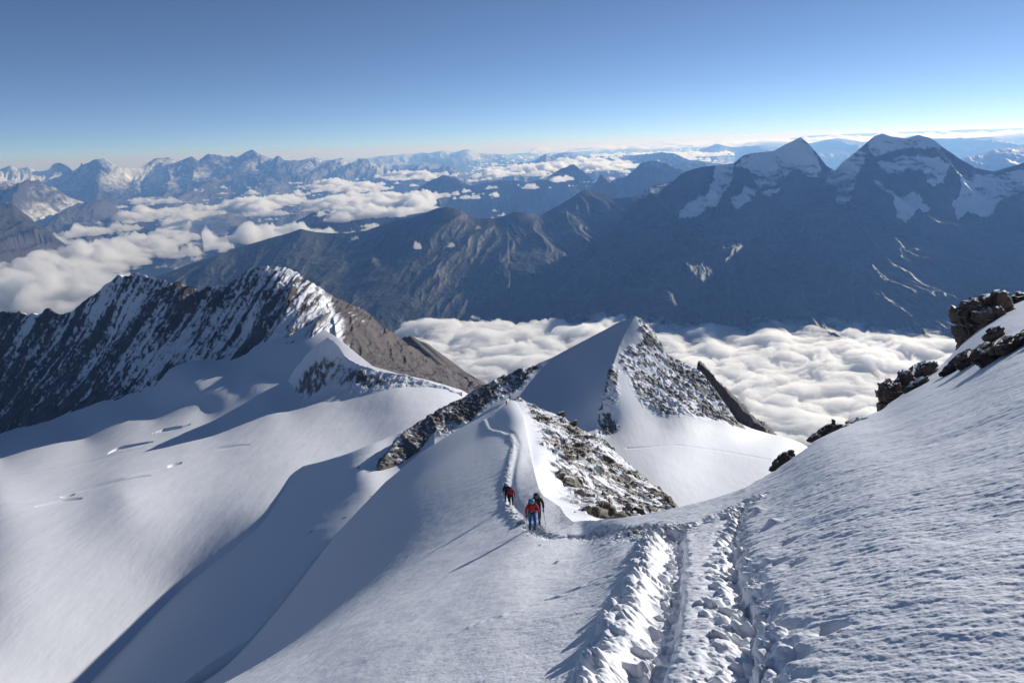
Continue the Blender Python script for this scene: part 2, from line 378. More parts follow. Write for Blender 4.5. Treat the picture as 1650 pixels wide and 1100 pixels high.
# ------------------------------------------------------------------ rocky rib dropping to the right of the ridge
outer = [(816, 641, 243), (835, 643, 240), (850, 648, 232), (880, 664, 220), (905, 671, 208), (918, 682, 198), (932, 692, 190), (950, 700, 182), (968, 706, 174), (985, 722, 165), (1000, 738, 155), (1040, 775, 130), (1085, 815, 104), (1130, 858, 80)]
low = [(816, 660, 225), (835, 680, 150), (850, 720, 100), (862, 780, 60), (880, 815, 46), (905, 845, 33), (918, 858, 28), (960, 872, 27), (1000, 874, 32), (1040, 872, 42), (1085, 872, 58), (1130, 880, 70)]
extra = [(870, 740, 82), (880, 700, 130), (900, 760, 80), (950, 760, 100), (940, 810, 58), (1000, 810, 76), (1040, 820, 82), (900, 720, 120)]
VR, DR, k = patch(outer, low, extra, 620, 520, back=(70, 80), nb=60)
x, y, z = VR[..., 0], VR[..., 1], VR[..., 2]
rk = fbm2(x * 0.05, y * 0.05, 3, 70)
f1, f2, c = worley2(x / 2.6 + 0.3 * perlin2(x * .7, y * .7, 1), y / 3.4 + 0.3 * perlin2(x * .7, y * .7, 2), 71)
g1, g2, c2 = worley2(x / 1.0, y / 1.2, 72)
PXg = np.vstack([np.broadcast_to(np.linspace(816, 1130, 620), (520, 620))] + [np.linspace(816, 1130, 620)[None]] * 60)
_c = topF[(topF[:, 0] > 830) & (topF[:, 0] < 965)]; crest_d = poly_dist(x, y, DF.point(_c[:, 0], _c[:, 1]))[0]
rockz = sstep(0.4, 3.5, crest_d - 1.2 + 2.0 * fbm2(x * .15, y * .15, 3, 74)) * (0.55 + 0.45 * sstep(-.35, .1, rk))
blk = (c - 0.35) * 1.5 * sstep(0.0, 0.25, f2 - f1) + (c2 - 0.3) * 0.55 * sstep(0, .2, g2 - g1)
VR[..., 2] += rockz * (1.5 * ridge2((x + .6 * y) / 9, (y - .6 * x) / 26, 4, 79) - .7) + rockz * np.clip(blk, -0.4, 1.6) * 0.85 + 0.5 * fbm2(x * .2, y * .2, 4, 75) * rockz
nR = slope_of(VR)
patchy = fbm2(x * 0.25, y * 0.25, 4, 76)
k1, k2, c3_ = worley2(x / 7.5 + .4 * perlin2(x * .2, y * .2, 5), y / 6.0 + .4 * perlin2(x * .2, y * .2, 6), 77)
patchy = patchy + .28 * (c3_ - .5) + .30 * fbm2((x + .6 * y) / 2.2, (y - .6 * x) / 9, 4, 78)
snowR = np.clip(0.98 - rockz * (0.30 + 0.34 * (1 - nR[..., 2]) / 0.5 + 0.5 * (c2 * .5 + c * .5 - .45) - 0.75 * patchy), 0, 1)
mesh_grid('rock_rib', VR, M_rib, {'snow': snowR}, 'snow dusted boulder flank falling to the right of the ridge')

# ------------------------------------------------------------------ snow peak beyond the ridge, with its saddle
topP = [(560, 830, 380), (598, 800, 388), (610, 748, 400), (640, 706, 425), (700, 666, 450), (760, 633, 470), (800, 612, 482), (830, 600, 490), (860, 588, 497), (890, 576, 503), (920, 560, 509), (960, 539, 515), (1000, 519, 519), (1012, 516, 520), (1024, 515, 520),
        (1040, 522, 519), (1050, 530, 520), (1062, 545, 520), (1075, 570, 520), (1090, 580, 524), (1105, 588, 527), (1130, 602, 527), (1150, 628, 520), (1170, 655, 515), (1190, 681, 512), (1210, 690, 522), (1240, 699, 535), (1270, 706, 545), (1290, 714, 548), (1340, 745, 540)]
botP = [(560, 900, 330), (640, 880, 345), (760, 830, 350), (830, 780, 360), (900, 790, 350), (960, 830, 330), (1000, 850, 320), (1085, 870, 310), (1200, 860, 330), (1340, 850, 350)]
exP = [(990, 600, 468), (982, 640, 450), (966, 700, 430), (1010, 718, 418), (1015, 560, 494), (900, 660, 440), (850, 690, 420), (760, 700, 425), (700, 750, 400), (640, 770, 398), (1100, 660, 478), (1150, 680, 490),
       (1060, 690, 450), (1150, 750, 425), (1250, 740, 470), (1060, 760, 385), (1040, 620, 482), (920, 610, 474)]
VP, DP, k = patch(topP, botP, exP, 900, 520, zoom=1.15, back=(320, 330), nb=60)
pxg = np.linspace(560, 1340, 900); tyP = np.interp(pxg, [p[0] for p in topP], [p[1] for p in topP]); byP = np.interp(pxg, [p[0] for p in botP], [p[1] for p in botP])
PYg = np.vstack([byP + (tyP - byP) * np.linspace(0, 1, 520)[:, None], np.repeat(tyP[None], 60, 0)]); PXg = np.broadcast_to(pxg, PYg.shape)
x, y, z = VP[..., 0].copy(), VP[..., 1].copy(), VP[..., 2].copy()
def inside(px, py, poly, soft, wob=0):
    """soft mask of an outline; positive inside"""
    poly = np.array(poly, float); q = np.vstack([poly, poly[:1]])
    d, _, _ = poly_dist(px, py, q)
    ins = np.zeros(px.shape, bool)
    for i in range(len(poly)):
        (x0, y0), (x1, y1) = q[i], q[i + 1]
        c = ((y0 > py) != (y1 > py)) & (px < (x1 - x0) * (py - y0) / (y1 - y0 + 1e-12) + x0)
        ins ^= c
    return sstep(-soft, soft, np.where(ins, d, -d) + wob)
wb = 9 * fbm2(x * .06, z * .06, 4, 80)
rL = inside(PXg, PYg, [(590, 820), (600, 740), (640, 700), (700, 660), (770, 622), (860, 580), (868, 592), (835, 625), (790, 650), (760, 680), (700, 705), (650, 760), (620, 800)], 6, wb)
rA = inside(PXg, PYg, [(984, 590), (996, 600), (998, 640), (985, 668), (996, 690), (985, 702), (962, 706), (964, 670), (972, 640), (976, 612)], 4, wb * .4)
rB = inside(PXg, PYg, [(1024, 505), (1050, 515), (1082, 565), (1105, 580), (1135, 595), (1200, 690), (1160, 676), (1100, 668), (1060, 668), (1035, 655), (1028, 640), (1008, 600), (998, 580), (1015, 560), (1035, 548)], 5, wb * .7)
rock = np.clip(rL + rA + rB, 0, 1)
q = x * 0.8 + z * 1.1
h = rock * (5 * ridge2(q * .03, (y - z) * .02, 5, 81) - 2.0) * np.where(PXg > 950, .6, 1.0)
f1, f2, c = worley2(x / 3.2, (y + z) / 3.6, 82)
h += rock * (c - .4) * 2.0 * sstep(0, .25, f2 - f1)
h += (1 - rock) * 0.5 * fbm2(x * .02, y * .02, 3, 83) + (1 - rock) * .10 * fbm2(x * .25, y * .1, 3, 84) * (PXg > 970)
# arete: a slight lip of wind packed snow
ar = poly_dist(PXg, PYg, np.array([(1024, 513), (1008, 540), (998, 562), (986, 600), (976, 640), (966, 672), (963, 704)], float))[0]
h += 3.2 * np.exp(-ar / 15) * sstep(900, 980, PXg + 40)
VP[..., 2] += h
nP = slope_of(VP)
led = fbm2(x / 16, (z + .35 * x) / 3.5, 4, 86); sn = 1 - rock * (0.40 + .45 * led + 0.45 * (c - .35) + .7 * fbm2(q * .09, (y + z) * .03, 5, 85) + 0.12 * rL + np.where(PXg > 950, .02, .10))
dc = poly_dist(PXg, PYg, np.array([(1010, 722), (1090, 716), (1150, 724), (1240, 740)], float))[0]
VP[..., 2] -= 0.5 * np.exp(-(dc / 1.3) ** 2)
mesh_grid('snow_peak', VP, M_peak, {'snow': np.clip(sn, 0, 1)}, 'pointed snow peak with a sharp crest and speckled rock on its right')
# dark ridge behind its right shoulder
tp = [(1110, 640, 640), (1124, 592, 650), (1133, 588, 655), (1150, 604, 655), (1165, 622, 655), (1180, 643, 655), (1200, 662, 655), (1225, 685, 655), (1250, 700, 655), (1285, 716, 655), (1320, 735, 655)]
bt = [(1110, 780, 560), (1200, 790, 560), (1320, 790, 560)]
V, D, k = patch(tp, bt, [], 240, 160, back=(160, 150), nb=30)
x, y, z = V[..., 0].copy(), V[..., 1].copy(), V[..., 2].copy()
f1, f2, c = worley2((x + z) / 14, (x * .4 - z) / 20, 92)
V[..., 2] += 16 * (ridge2((x + z) * .03, y * .02, 6, 90) - .5) + 5 * (c - .5) + 3 * fbm2(x / 5, z / 5, 4, 93)
mesh_grid('rock_ridge', V, M_left, {'snow': np.clip(.16 + .5 * fbm2(x * .03, z * .03, 4, 91), 0, 1)}, 'dark bare rock ridge behind the snow peak')

# ------------------------------------------------------------------ glacier basin on the left
LAMG = 3e-5
topG = [(-200, 765, 1900), (0, 690, 1950), (130, 640, 1780), (270, 585, 1640), (350, 570, 1600), (420, 535, 1560), (500, 515, 1500), (545, 545, 1300), (600, 590, 1130), (650, 604, 1060), (690, 612, 1020), (742, 628, 980), (800, 660, 900)]
botG = [(-200, 1200, 425), (200, 1250, 345), (500, 1100, 330), (650, 900, 380), (800, 800, 420)]
exG = [(0, 1100, 455), (0, 950, 575), (205, 1065, 440), (291, 971, 484), (345, 925, 492), (393, 889, 494), (433, 860, 498), (480, 769, 640), (200, 800, 735), (0, 800, 930), (0, 737, 1470), (137, 705, 1402), (247, 672, 1338), (300, 655, 1300),
       (320, 628, 1345), (355, 611, 1362), (417, 585, 1365), (330, 661, 1240), (380, 630, 1262), (433, 600, 1283), (465, 577, 1300), (377, 668, 1105), (413, 677, 1010), (467, 663, 1011), (550, 643, 1000), (640, 621, 985), (430, 645, 1100), (500, 625, 1090), (600, 700, 780), (530, 700, 830), (300, 720, 970), (100, 1000, 503), (200, 900, 570)]
VG, DG, k = patch(topG, botG, exG, 900, 700, back=(300, 260), nb=20, spline=Disp(topG + botG + exG, lam=LAMG))
x, y, z = VG[..., 0].copy(), VG[..., 1].copy(), VG[..., 2].copy()
h = 1.8 * fbm2(x * .006, y * .006, 3, 100) + .45 * fbm2(x * .045, y * .018, 5, 101) + .10 * fbm2(x * .25, y * .09, 4, 102) * sstep(1400, 500, y)
VG[..., 2] += h
def crack(pts, w, dep):
    p = DG.point(np.array([a for a, b in pts], float), np.array([b for a, b in pts], float))
    d, s, a = poly_dist(x, y, p); w = w * 2.0; dep = dep * 1.15
    VG[..., 2] -= dep * np.exp(-(d * (1 + .5 * (s > 0)) / (w * (0.25 + np.sin(np.pi * np.clip(a, 0, 1))))) ** 2) 
crack([(248, 697), (262, 692), (290, 688), (305, 684)], 3.2, 5)
crack([(176, 730), (190, 722), (210, 718), (245, 712)], 3.2, 6)
crack([(272, 751), (280, 748), (293, 745)], 2.2, 4)
crack([(0, 810), (60, 802), (90, 797), (150, 783), (200, 770), (280, 750)], 4.0, 1.1)
crack([(100, 800), (115, 797), (120, 796)], 2, 3)
crack([(60, 815), (100, 806), (130, 803)], 3.5, 1.4); crack([(300, 735), (350, 722), (400, 716)], 3.5, .9); crack([(0, 770), (60, 760), (150, 742), (230, 722), (300, 704)], 4.5, .8); crack([(130, 790), (180, 776), (240, 766)], 3.5, 1.4)
# hollow with a wind lip below the end of the shade
mesh_grid('glacier', VG, M_glac, {'snow': np.ones(VG.shape[:2])}, 'broad smooth snow covered glacier with thin crevasses')

# shaded apron under the peak's left ridge, extended to darken the shadowed glacier
def apron_r(a_, b_):
    d = ray(a_, b_); return -108.8 / (d[2] - .606 * d[0] + .100 * d[1]) * math.hypot(d[0], d[1]) * (1 + .13 * float(sstep(575, 645, a_)))
tp = [(a_, b_, apron_r(a_, b_)) for a_, b_ in [(120, 1100), (200, 1005), (300, 915), (400, 825), (440, 785), (489, 752), (520, 744), (550, 735), (600, 716), (640, 698), (700, 690)]]
bt = [(a_, b_, apron_r(a_, b_)) for a_, b_ in [(120, 1260), (480, 1200), (700, 900)]]
V, D, k = patch(tp, bt, [(a_, b_, apron_r(a_, b_)) for a_, b_ in [(500, 800), (600, 780), (560, 880), (540, 780), (530, 830), (580, 760), (620, 740), (640, 800), (500, 950), (400, 900), (300, 1000)]], 620, 420, back=(60, 40), nb=30)
x, y = V[..., 0].copy(), V[..., 1].copy()
V[..., 2] += .9 * fbm2(x / 45, y / 45, 5, 104) - .6
VA = V
mesh_grid('snow_apron', V, M_glac, {'snow': np.clip(.98 - 1.2 * sstep(.25, .6, fbm2(x / 14, y / 14, 4, 105)) * sstep(-190, -120, x), 0, 1)}, 'shaded snow apron under the left ridge of the snow peak, extended to shape the shadow on the glacier')
# ------------------------------------------------------------------ mountain ridge beyond the glacier
def on_line(a, b, x0, y0, azd):
    """distance at which the sight line meets the vertical plane through (x0, y0) running in direction azd"""
    d = ray(a, b); dx, dy = math.sin(R(azd)), math.cos(R(azd))
    t = (x0 * dy - y0 * dx) / (d[0] * dy - d[1] * dx); return t * math.hypot(d[0], d[1])
topM = [(-200, 520, 2100), (-60, 505, 2100), (0, 502, 2080), (20, 504, 2080), (45, 507, 2070), (70, 503, 2065), (82, 500, 2060), (95, 505, 2060), (115, 500, 2050), (130, 490, 2045), (150, 472, 2040), (170, 456, 2035), (190, 443, 2030), (205, 441, 2030), (235, 443, 2028), (250, 447, 2020), (275, 455, 2010),
        (300, 462, 2000), (325, 466, 1990), (350, 461, 1985), (370, 458, 1978), (385, 448, 1972), (400, 436, 1966), (420, 431, 1960), (440, 429, 1955), (460, 431, 1950), (480, 440, 1940), (495, 452, 1925), (515, 462, 1925), (530, 470, 1935), (555, 482, 1945), (575, 492, 1955), (600, 510, 1960), (630, 535, 1970),
        (660, 560, 1980), (700, 585, 1990), (740, 602, 2000), (780, 622, 2010), (850, 660, 2020)]
botM = [(-200, 760, 1500), (0, 725, 1560), (130, 672, 1660), (270, 615, 1740), (350, 600, 1740), (420, 568, 1690), (500, 545, 1600), (545, 570, 1440), (600, 620, 1350), (700, 660, 1350), (780, 690, 1400), (850, 720, 1450)]
topM = [(a, b, on_line(a, b, -455, 1590, 275) / .85 if a < 490 else c) for a, b, c in topM]
botM = [(a, b, on_line(a, b, -455 + 22, 1590 - 255, 275) / .85 if a < 425 else c) for a, b, c in botM]
exM = [(518, 475, 1880), (534, 510, 1740), (540, 545, 1580), (600, 560, 1700), (660, 590, 1740), (700, 610, 1700)]
VM, DM, k = patch(topM, botM, exM, 1150, 420, zoom=0.85, back=(700, 520), nb=60)
x, y, z = VM[..., 0].copy(), VM[..., 1].copy(), VM[..., 2].copy()
pxg = np.linspace(-200, 850, 1150); PXg = np.broadcast_to(pxg, x.shape)
tt = np.vstack([np.repeat(np.linspace(0, 1, 420)[:, None], 1150, 1), np.ones((60, 1150))])
tyM = np.interp(pxg, [p[0] for p in topM], [p[1] for p in topM]); byM = np.interp(pxg, [p[0] for p in botM], [p[1] for p in botM]); PYg = byM + (tyM - byM) * tt
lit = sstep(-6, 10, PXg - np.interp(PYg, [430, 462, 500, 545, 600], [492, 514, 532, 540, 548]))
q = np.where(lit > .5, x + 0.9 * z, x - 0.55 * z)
q = q + 12 * fbm2(x * .01, z * .01, 3, 110)
g1 = ridge2(q / 95, z / 420 + y / 900, 5, 111)
g2 = fbm2(q / 22, z / 60, 5, 112)
hM = 26 * (g1 - .45) + 5 * g2
VM[..., 2] += hM * (0.35 + .65 * sstep(0, .12, tt)) * (1 - .55 * sstep(.93, 1, tt))
f1, f2, c = worley2(q / 9, (z + y * .3) / 14, 113)
f3, f4, c4 = worley2(q / 26, (z + y * .3) / 34, 118)
f5, f6, c5 = worley2((x * .8 + z) / 22, (x - z * .9) / 55, 119)
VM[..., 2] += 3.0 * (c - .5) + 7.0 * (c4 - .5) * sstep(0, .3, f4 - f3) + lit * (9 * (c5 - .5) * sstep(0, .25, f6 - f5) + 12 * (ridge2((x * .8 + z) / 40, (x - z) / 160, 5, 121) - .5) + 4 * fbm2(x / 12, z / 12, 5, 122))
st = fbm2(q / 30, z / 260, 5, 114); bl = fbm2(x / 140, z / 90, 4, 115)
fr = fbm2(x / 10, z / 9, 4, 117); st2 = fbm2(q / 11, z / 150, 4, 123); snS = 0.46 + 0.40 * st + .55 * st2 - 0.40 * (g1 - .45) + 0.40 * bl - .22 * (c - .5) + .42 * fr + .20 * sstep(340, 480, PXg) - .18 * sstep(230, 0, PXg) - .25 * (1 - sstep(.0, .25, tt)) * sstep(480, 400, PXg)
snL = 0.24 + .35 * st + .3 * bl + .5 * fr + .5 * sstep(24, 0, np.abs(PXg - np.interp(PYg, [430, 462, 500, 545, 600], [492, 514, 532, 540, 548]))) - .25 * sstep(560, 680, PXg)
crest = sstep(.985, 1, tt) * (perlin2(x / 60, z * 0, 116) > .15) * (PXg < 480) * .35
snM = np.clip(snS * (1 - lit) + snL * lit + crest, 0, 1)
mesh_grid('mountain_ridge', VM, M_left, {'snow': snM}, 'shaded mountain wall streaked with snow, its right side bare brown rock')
# lower shoulder behind it
tp = [(620, 575, 2300), (645, 545, 2350), (665, 543, 2350), (690, 556, 2350), (720, 578, 2350), (750, 600, 2350), (782, 620, 2350), (830, 650, 2350)]
V, D, k = patch(tp, [(620, 680, 2000), (830, 720, 2000)], [], 260, 140, back=(500, 350), nb=30)
x, y, z = V[..., 0].copy(), V[..., 1].copy(), V[..., 2].copy()
V[..., 2] += 22 * (ridge2((x + z) / 90, y / 200, 5, 120) - .5)
mesh_grid('rock_shoulder', V, M_left, {'snow': np.clip(.1 + .3 * fbm2(x / 30, z / 30, 4, 91), 0, 1)}, 'dark brown shoulder behind the lit rock face')
# spur at the glacier's edge
tp = [(a_, b_, on_line(a_, b_, -306, 1067, 118)) for a_, b_ in [(425, 650), (455, 628), (472, 600), (490, 575), (510, 556), (528, 543), (545, 556), (556, 575), (580, 588), (620, 600), (650, 603), (690, 614), (745, 632)]]
bt = [(a_, b_, 1.006 * float(np.hypot(*DG.point(np.array([float(a_)]), np.array([float(b_)]))[0][:2]))) for a_, b_ in [(425, 676), (455, 670), (500, 660), (560, 650), (620, 634), (690, 626), (745, 641)]]
V, D, k = patch(tp, bt, [], 420, 160, back=(120, 110), nb=30)
x, y, z = V[..., 0].copy(), V[..., 1].copy(), V[..., 2].copy(); px = np.linspace(430, 740, 420); PXg = np.broadcast_to(px, x.shape)
tt = np.vstack([np.repeat(np.linspace(0, 1, 160)[:, None], 420, 1), np.ones((30, 420))])
g = ridge2((x - z * .5) / 28, z / 70, 5, 130)
V[..., 2] += 4.5 * (fbm2(x / 16, y / 16, 5, 133) + .5 * (g - .45)) * sstep(.05, .4, tt)
rk = np.clip(1.2 * np.exp(-((PXg - 500) / 30) ** 2 - ((tt - .48) / .3) ** 2) + 1.2 * np.exp(-((PXg - 590) / 60) ** 2 - ((tt - .6) / .33) ** 2), 0, 1)
mesh_grid('rock_spur', V, M_peak, {'snow': np.clip(1.0 - rk * .62 - .9 * rk * fbm2(x / 9, z / 10, 5, 131) + .2 * (tt > .9), 0, 1)}, 'small shaded spur of rock and snow on the glacier edge')

# ------------------------------------------------------------------ ranges beyond
def rng_layer(name, label, tp, bt, nx, ny, back, amp, lam, mat, snowline, ex=(), s=200, polys=None, sk=0.6, snow_gain=1.0, fine=.25):
    V, D, k = patch(tp, bt, list(ex), nx, ny, back=back, nb=40)
    x, y, z = V[..., 0].copy(), V[..., 1].copy(), V[..., 2].copy()
    tt = np.vstack([np.repeat(np.linspace(0, 1, ny)[:, None], nx, 1), np.ones((40, nx))])
    q = x + sk * z * np.sign(perlin2(x / (lam * 5), y * 0, s + 9)) + lam * .5 * fbm2(x / lam / 2, y / lam / 2, 3, s + 1)
    g = ridge2(q / lam, (y * .4 + z) / (lam * 2.2), 6, s + 2)
    f = fbm2(x / lam * 2.3, y / lam * 2.3, 5, s + 3)
    V[..., 2] += amp * ((g - .45) + fine * f) * (1 - .86 * sstep(.90, 1, tt))
    n = slope_of(V)
    zz = V[..., 2]
    zl = np.interp(x[0] / 1.0, *snowline[:2]) if snowline and len(snowline) == 3 else snowline[0]
    w = snowline[-1]
    b = fbm2(q / (lam * .5), z / (lam * 1.2), 5, s + 5); b2 = fbm2(x / lam, z / lam, 4, s + 6)
    sn = sstep(zl - w, zl + w, zz + w * .8 * b2) * snow_gain * (.62 + .55 * b - .55 * (g - .5) + .25 * (n[..., 2] - .8))
    if polys:
        pxg = np.linspace(tp[0][0], tp[-1][0], nx); tyy = np.interp(pxg, [p[0] for p in tp], [p[1] for p in tp]); byy = np.interp(pxg, [p[0] for p in bt], [p[1] for p in bt])
        gy = byy + (tyy - byy) * tt; gx = np.broadcast_to(pxg, gy.shape); mk = 0
        wob = 13 * fbm2(x / 320, z / 200, 6, s + 11, gain=.62) + 3 * fbm2(x / 50, z / 40, 4, s + 12) + 1.5
        for pl in polys: mk = np.maximum(mk, inside(gx, gy, pl, 4, wob))
        ex_ = .5 * sstep(zl, zl + 2 * w, zz) * sstep(.1, .35, b + .3 * b2)
        strat = 1.15 * fbm2(x / 260, (z + x * .12) / 42, 5, s + 14); sn = mk * (.74 + .9 * b + .55 * strat) + (1 - mk) * (ex_ + .35 * sstep(.12, .4, b) * sstep(zl - 1.6 * w, zl, zz)); sn = np.where(tt > .999, np.minimum(sn, .45), sn)
    tint = sstep(zl - w * .2, zl - w * 2.5, zz + w * b2) * sstep(.55, .95, n[..., 2] + .25 * b2)
    return mesh_grid(name, V, mat, {'snow': np.clip(sn, 0, 1), 'tint': np.clip(tint, 0, 1)}, label)

B2t = [(900, 470, 6900), (950, 420, 7300), (985, 375, 7700), (1010, 340, 8000), (1040, 305, 8300), (1060, 297, 8400), (1085, 292, 8500), (1100, 278, 8600), (1130, 268, 8700), (1165, 265, 8700), (1183, 262, 8700), (1198, 250, 8700), (1215, 246, 8700), (1245, 244, 8700), (1265, 233, 8650), (1290, 222, 8600),
       (1302, 232, 8600), (1318, 250, 8600), (1332, 268, 8600), (1345, 276, 8700), (1358, 262, 8700), (1375, 248, 8700), (1390, 235, 8700), (1410, 218, 8700), (1422, 214, 8700), (1440, 220, 8700), (1462, 222, 8700), (1480, 217, 8700), (1500, 224, 8700), (1522, 238, 8700), (1545, 254, 8700), (1570, 268, 8750), (1600, 276, 8800), (1625, 270, 8850), (1650, 262, 8900), (1750, 250, 9000)]
B2b = [(900, 600, 4900), (1100, 590, 5000), (1400, 590, 5300), (1750, 640, 5200)]
rng_layer('mountain_range', 'high shaded range with hanging snowfields and two broad summits', B2t, B2b, 1100, 620, (5000, 2300), 150, 620, M_mid, (-560, 330),
          ex=[(1300, 420, 6900), (1100, 420, 6700), (1500, 420, 7000), (1180, 350, 7700), (1390, 350, 7600)], s=210, snow_gain=1.08, polys=[
  [(1186, 268), (1200, 250), (1245, 240), (1290, 215), (1303, 236), (1318, 258), (1326, 276), (1300, 286), (1278, 282), (1265, 290), (1240, 303), (1225, 301), (1212, 290), (1205, 272)],
  [(1150, 262), (1182, 262), (1178, 300), (1160, 322), (1120, 336), (1092, 347), (1100, 335), (1140, 313), (1152, 292)],
  [(1334, 276), (1352, 262), (1378, 243), (1396, 248), (1385, 272), (1378, 300), (1362, 322), (1345, 322), (1350, 300), (1334, 290)],
  [(1398, 236), (1420, 208), (1480, 212), (1510, 226), (1516, 240), (1490, 238), (1470, 236), (1450, 240), (1430, 243), (1408, 246)],
  [(1415, 262), (1440, 250), (1480, 250), (1512, 255), (1527, 272), (1520, 292), (1505, 297), (1488, 281), (1460, 273), (1440, 277), (1418, 270)],
  [(1408, 288), (1422, 292), (1445, 310), (1480, 308), (1502, 325), (1490, 341), (1460, 349), (1445, 340), (1440, 322), (1420, 306)],
  [(1543, 285), (1570, 280), (1600, 283), (1660, 270), (1700, 290), (1650, 300), (1620, 325), (1590, 336), (1560, 330), (1545, 342), (1538, 320), (1550, 300)],
  [(1225, 306), (1240, 300), (1262, 303), (1250, 312), (1232, 312)], [(1180, 318), (1200, 306), (1222, 300), (1210, 316), (1186, 332)], [(1050, 300), (1078, 293), (1084, 298), (1060, 310), (1035, 318), (1015, 325), (1030, 310)]])
B1t = [(180, 470, 9500), (270, 440, 9600), (330, 416, 9700), (400, 394, 9800), (440, 382, 9800), (470, 374, 9800), (485, 369, 9800), (510, 374, 9800), (560, 376, 9700), (590, 372, 9600), (610, 364, 9500), (640, 354, 9400), (665, 350, 9300), (690, 340, 9200), (705, 334, 9200), (722, 333, 9200), (740, 338, 9200), (755, 348, 9200), (775, 353, 9200),
       (800, 352, 9200), (830, 340, 9300), (850, 343, 9300), (870, 347, 9400), (900, 332, 9600), (930, 312, 9800), (942, 305, 9900), (955, 309, 9900), (975, 313, 9900), (990, 320, 9800), (1015, 318, 9700), (1050, 312, 9800), (1080, 300, 9900), (1150, 290, 10000)]
B1b = [(180, 560, 7000), (500, 560, 6400), (800, 570, 6000), (1150, 580, 5600)]
rng_layer('brown_hills', 'dim brown and green hills in front of the cloud sea', B1t, B1b, 900, 420, (4000, 1600), 120, 760, M_mid, (-330, 260), ex=[(700, 430, 7900), (600, 400, 8800), (500, 450, 8000), (850, 430, 7700)], s=230, snow_gain=.75)
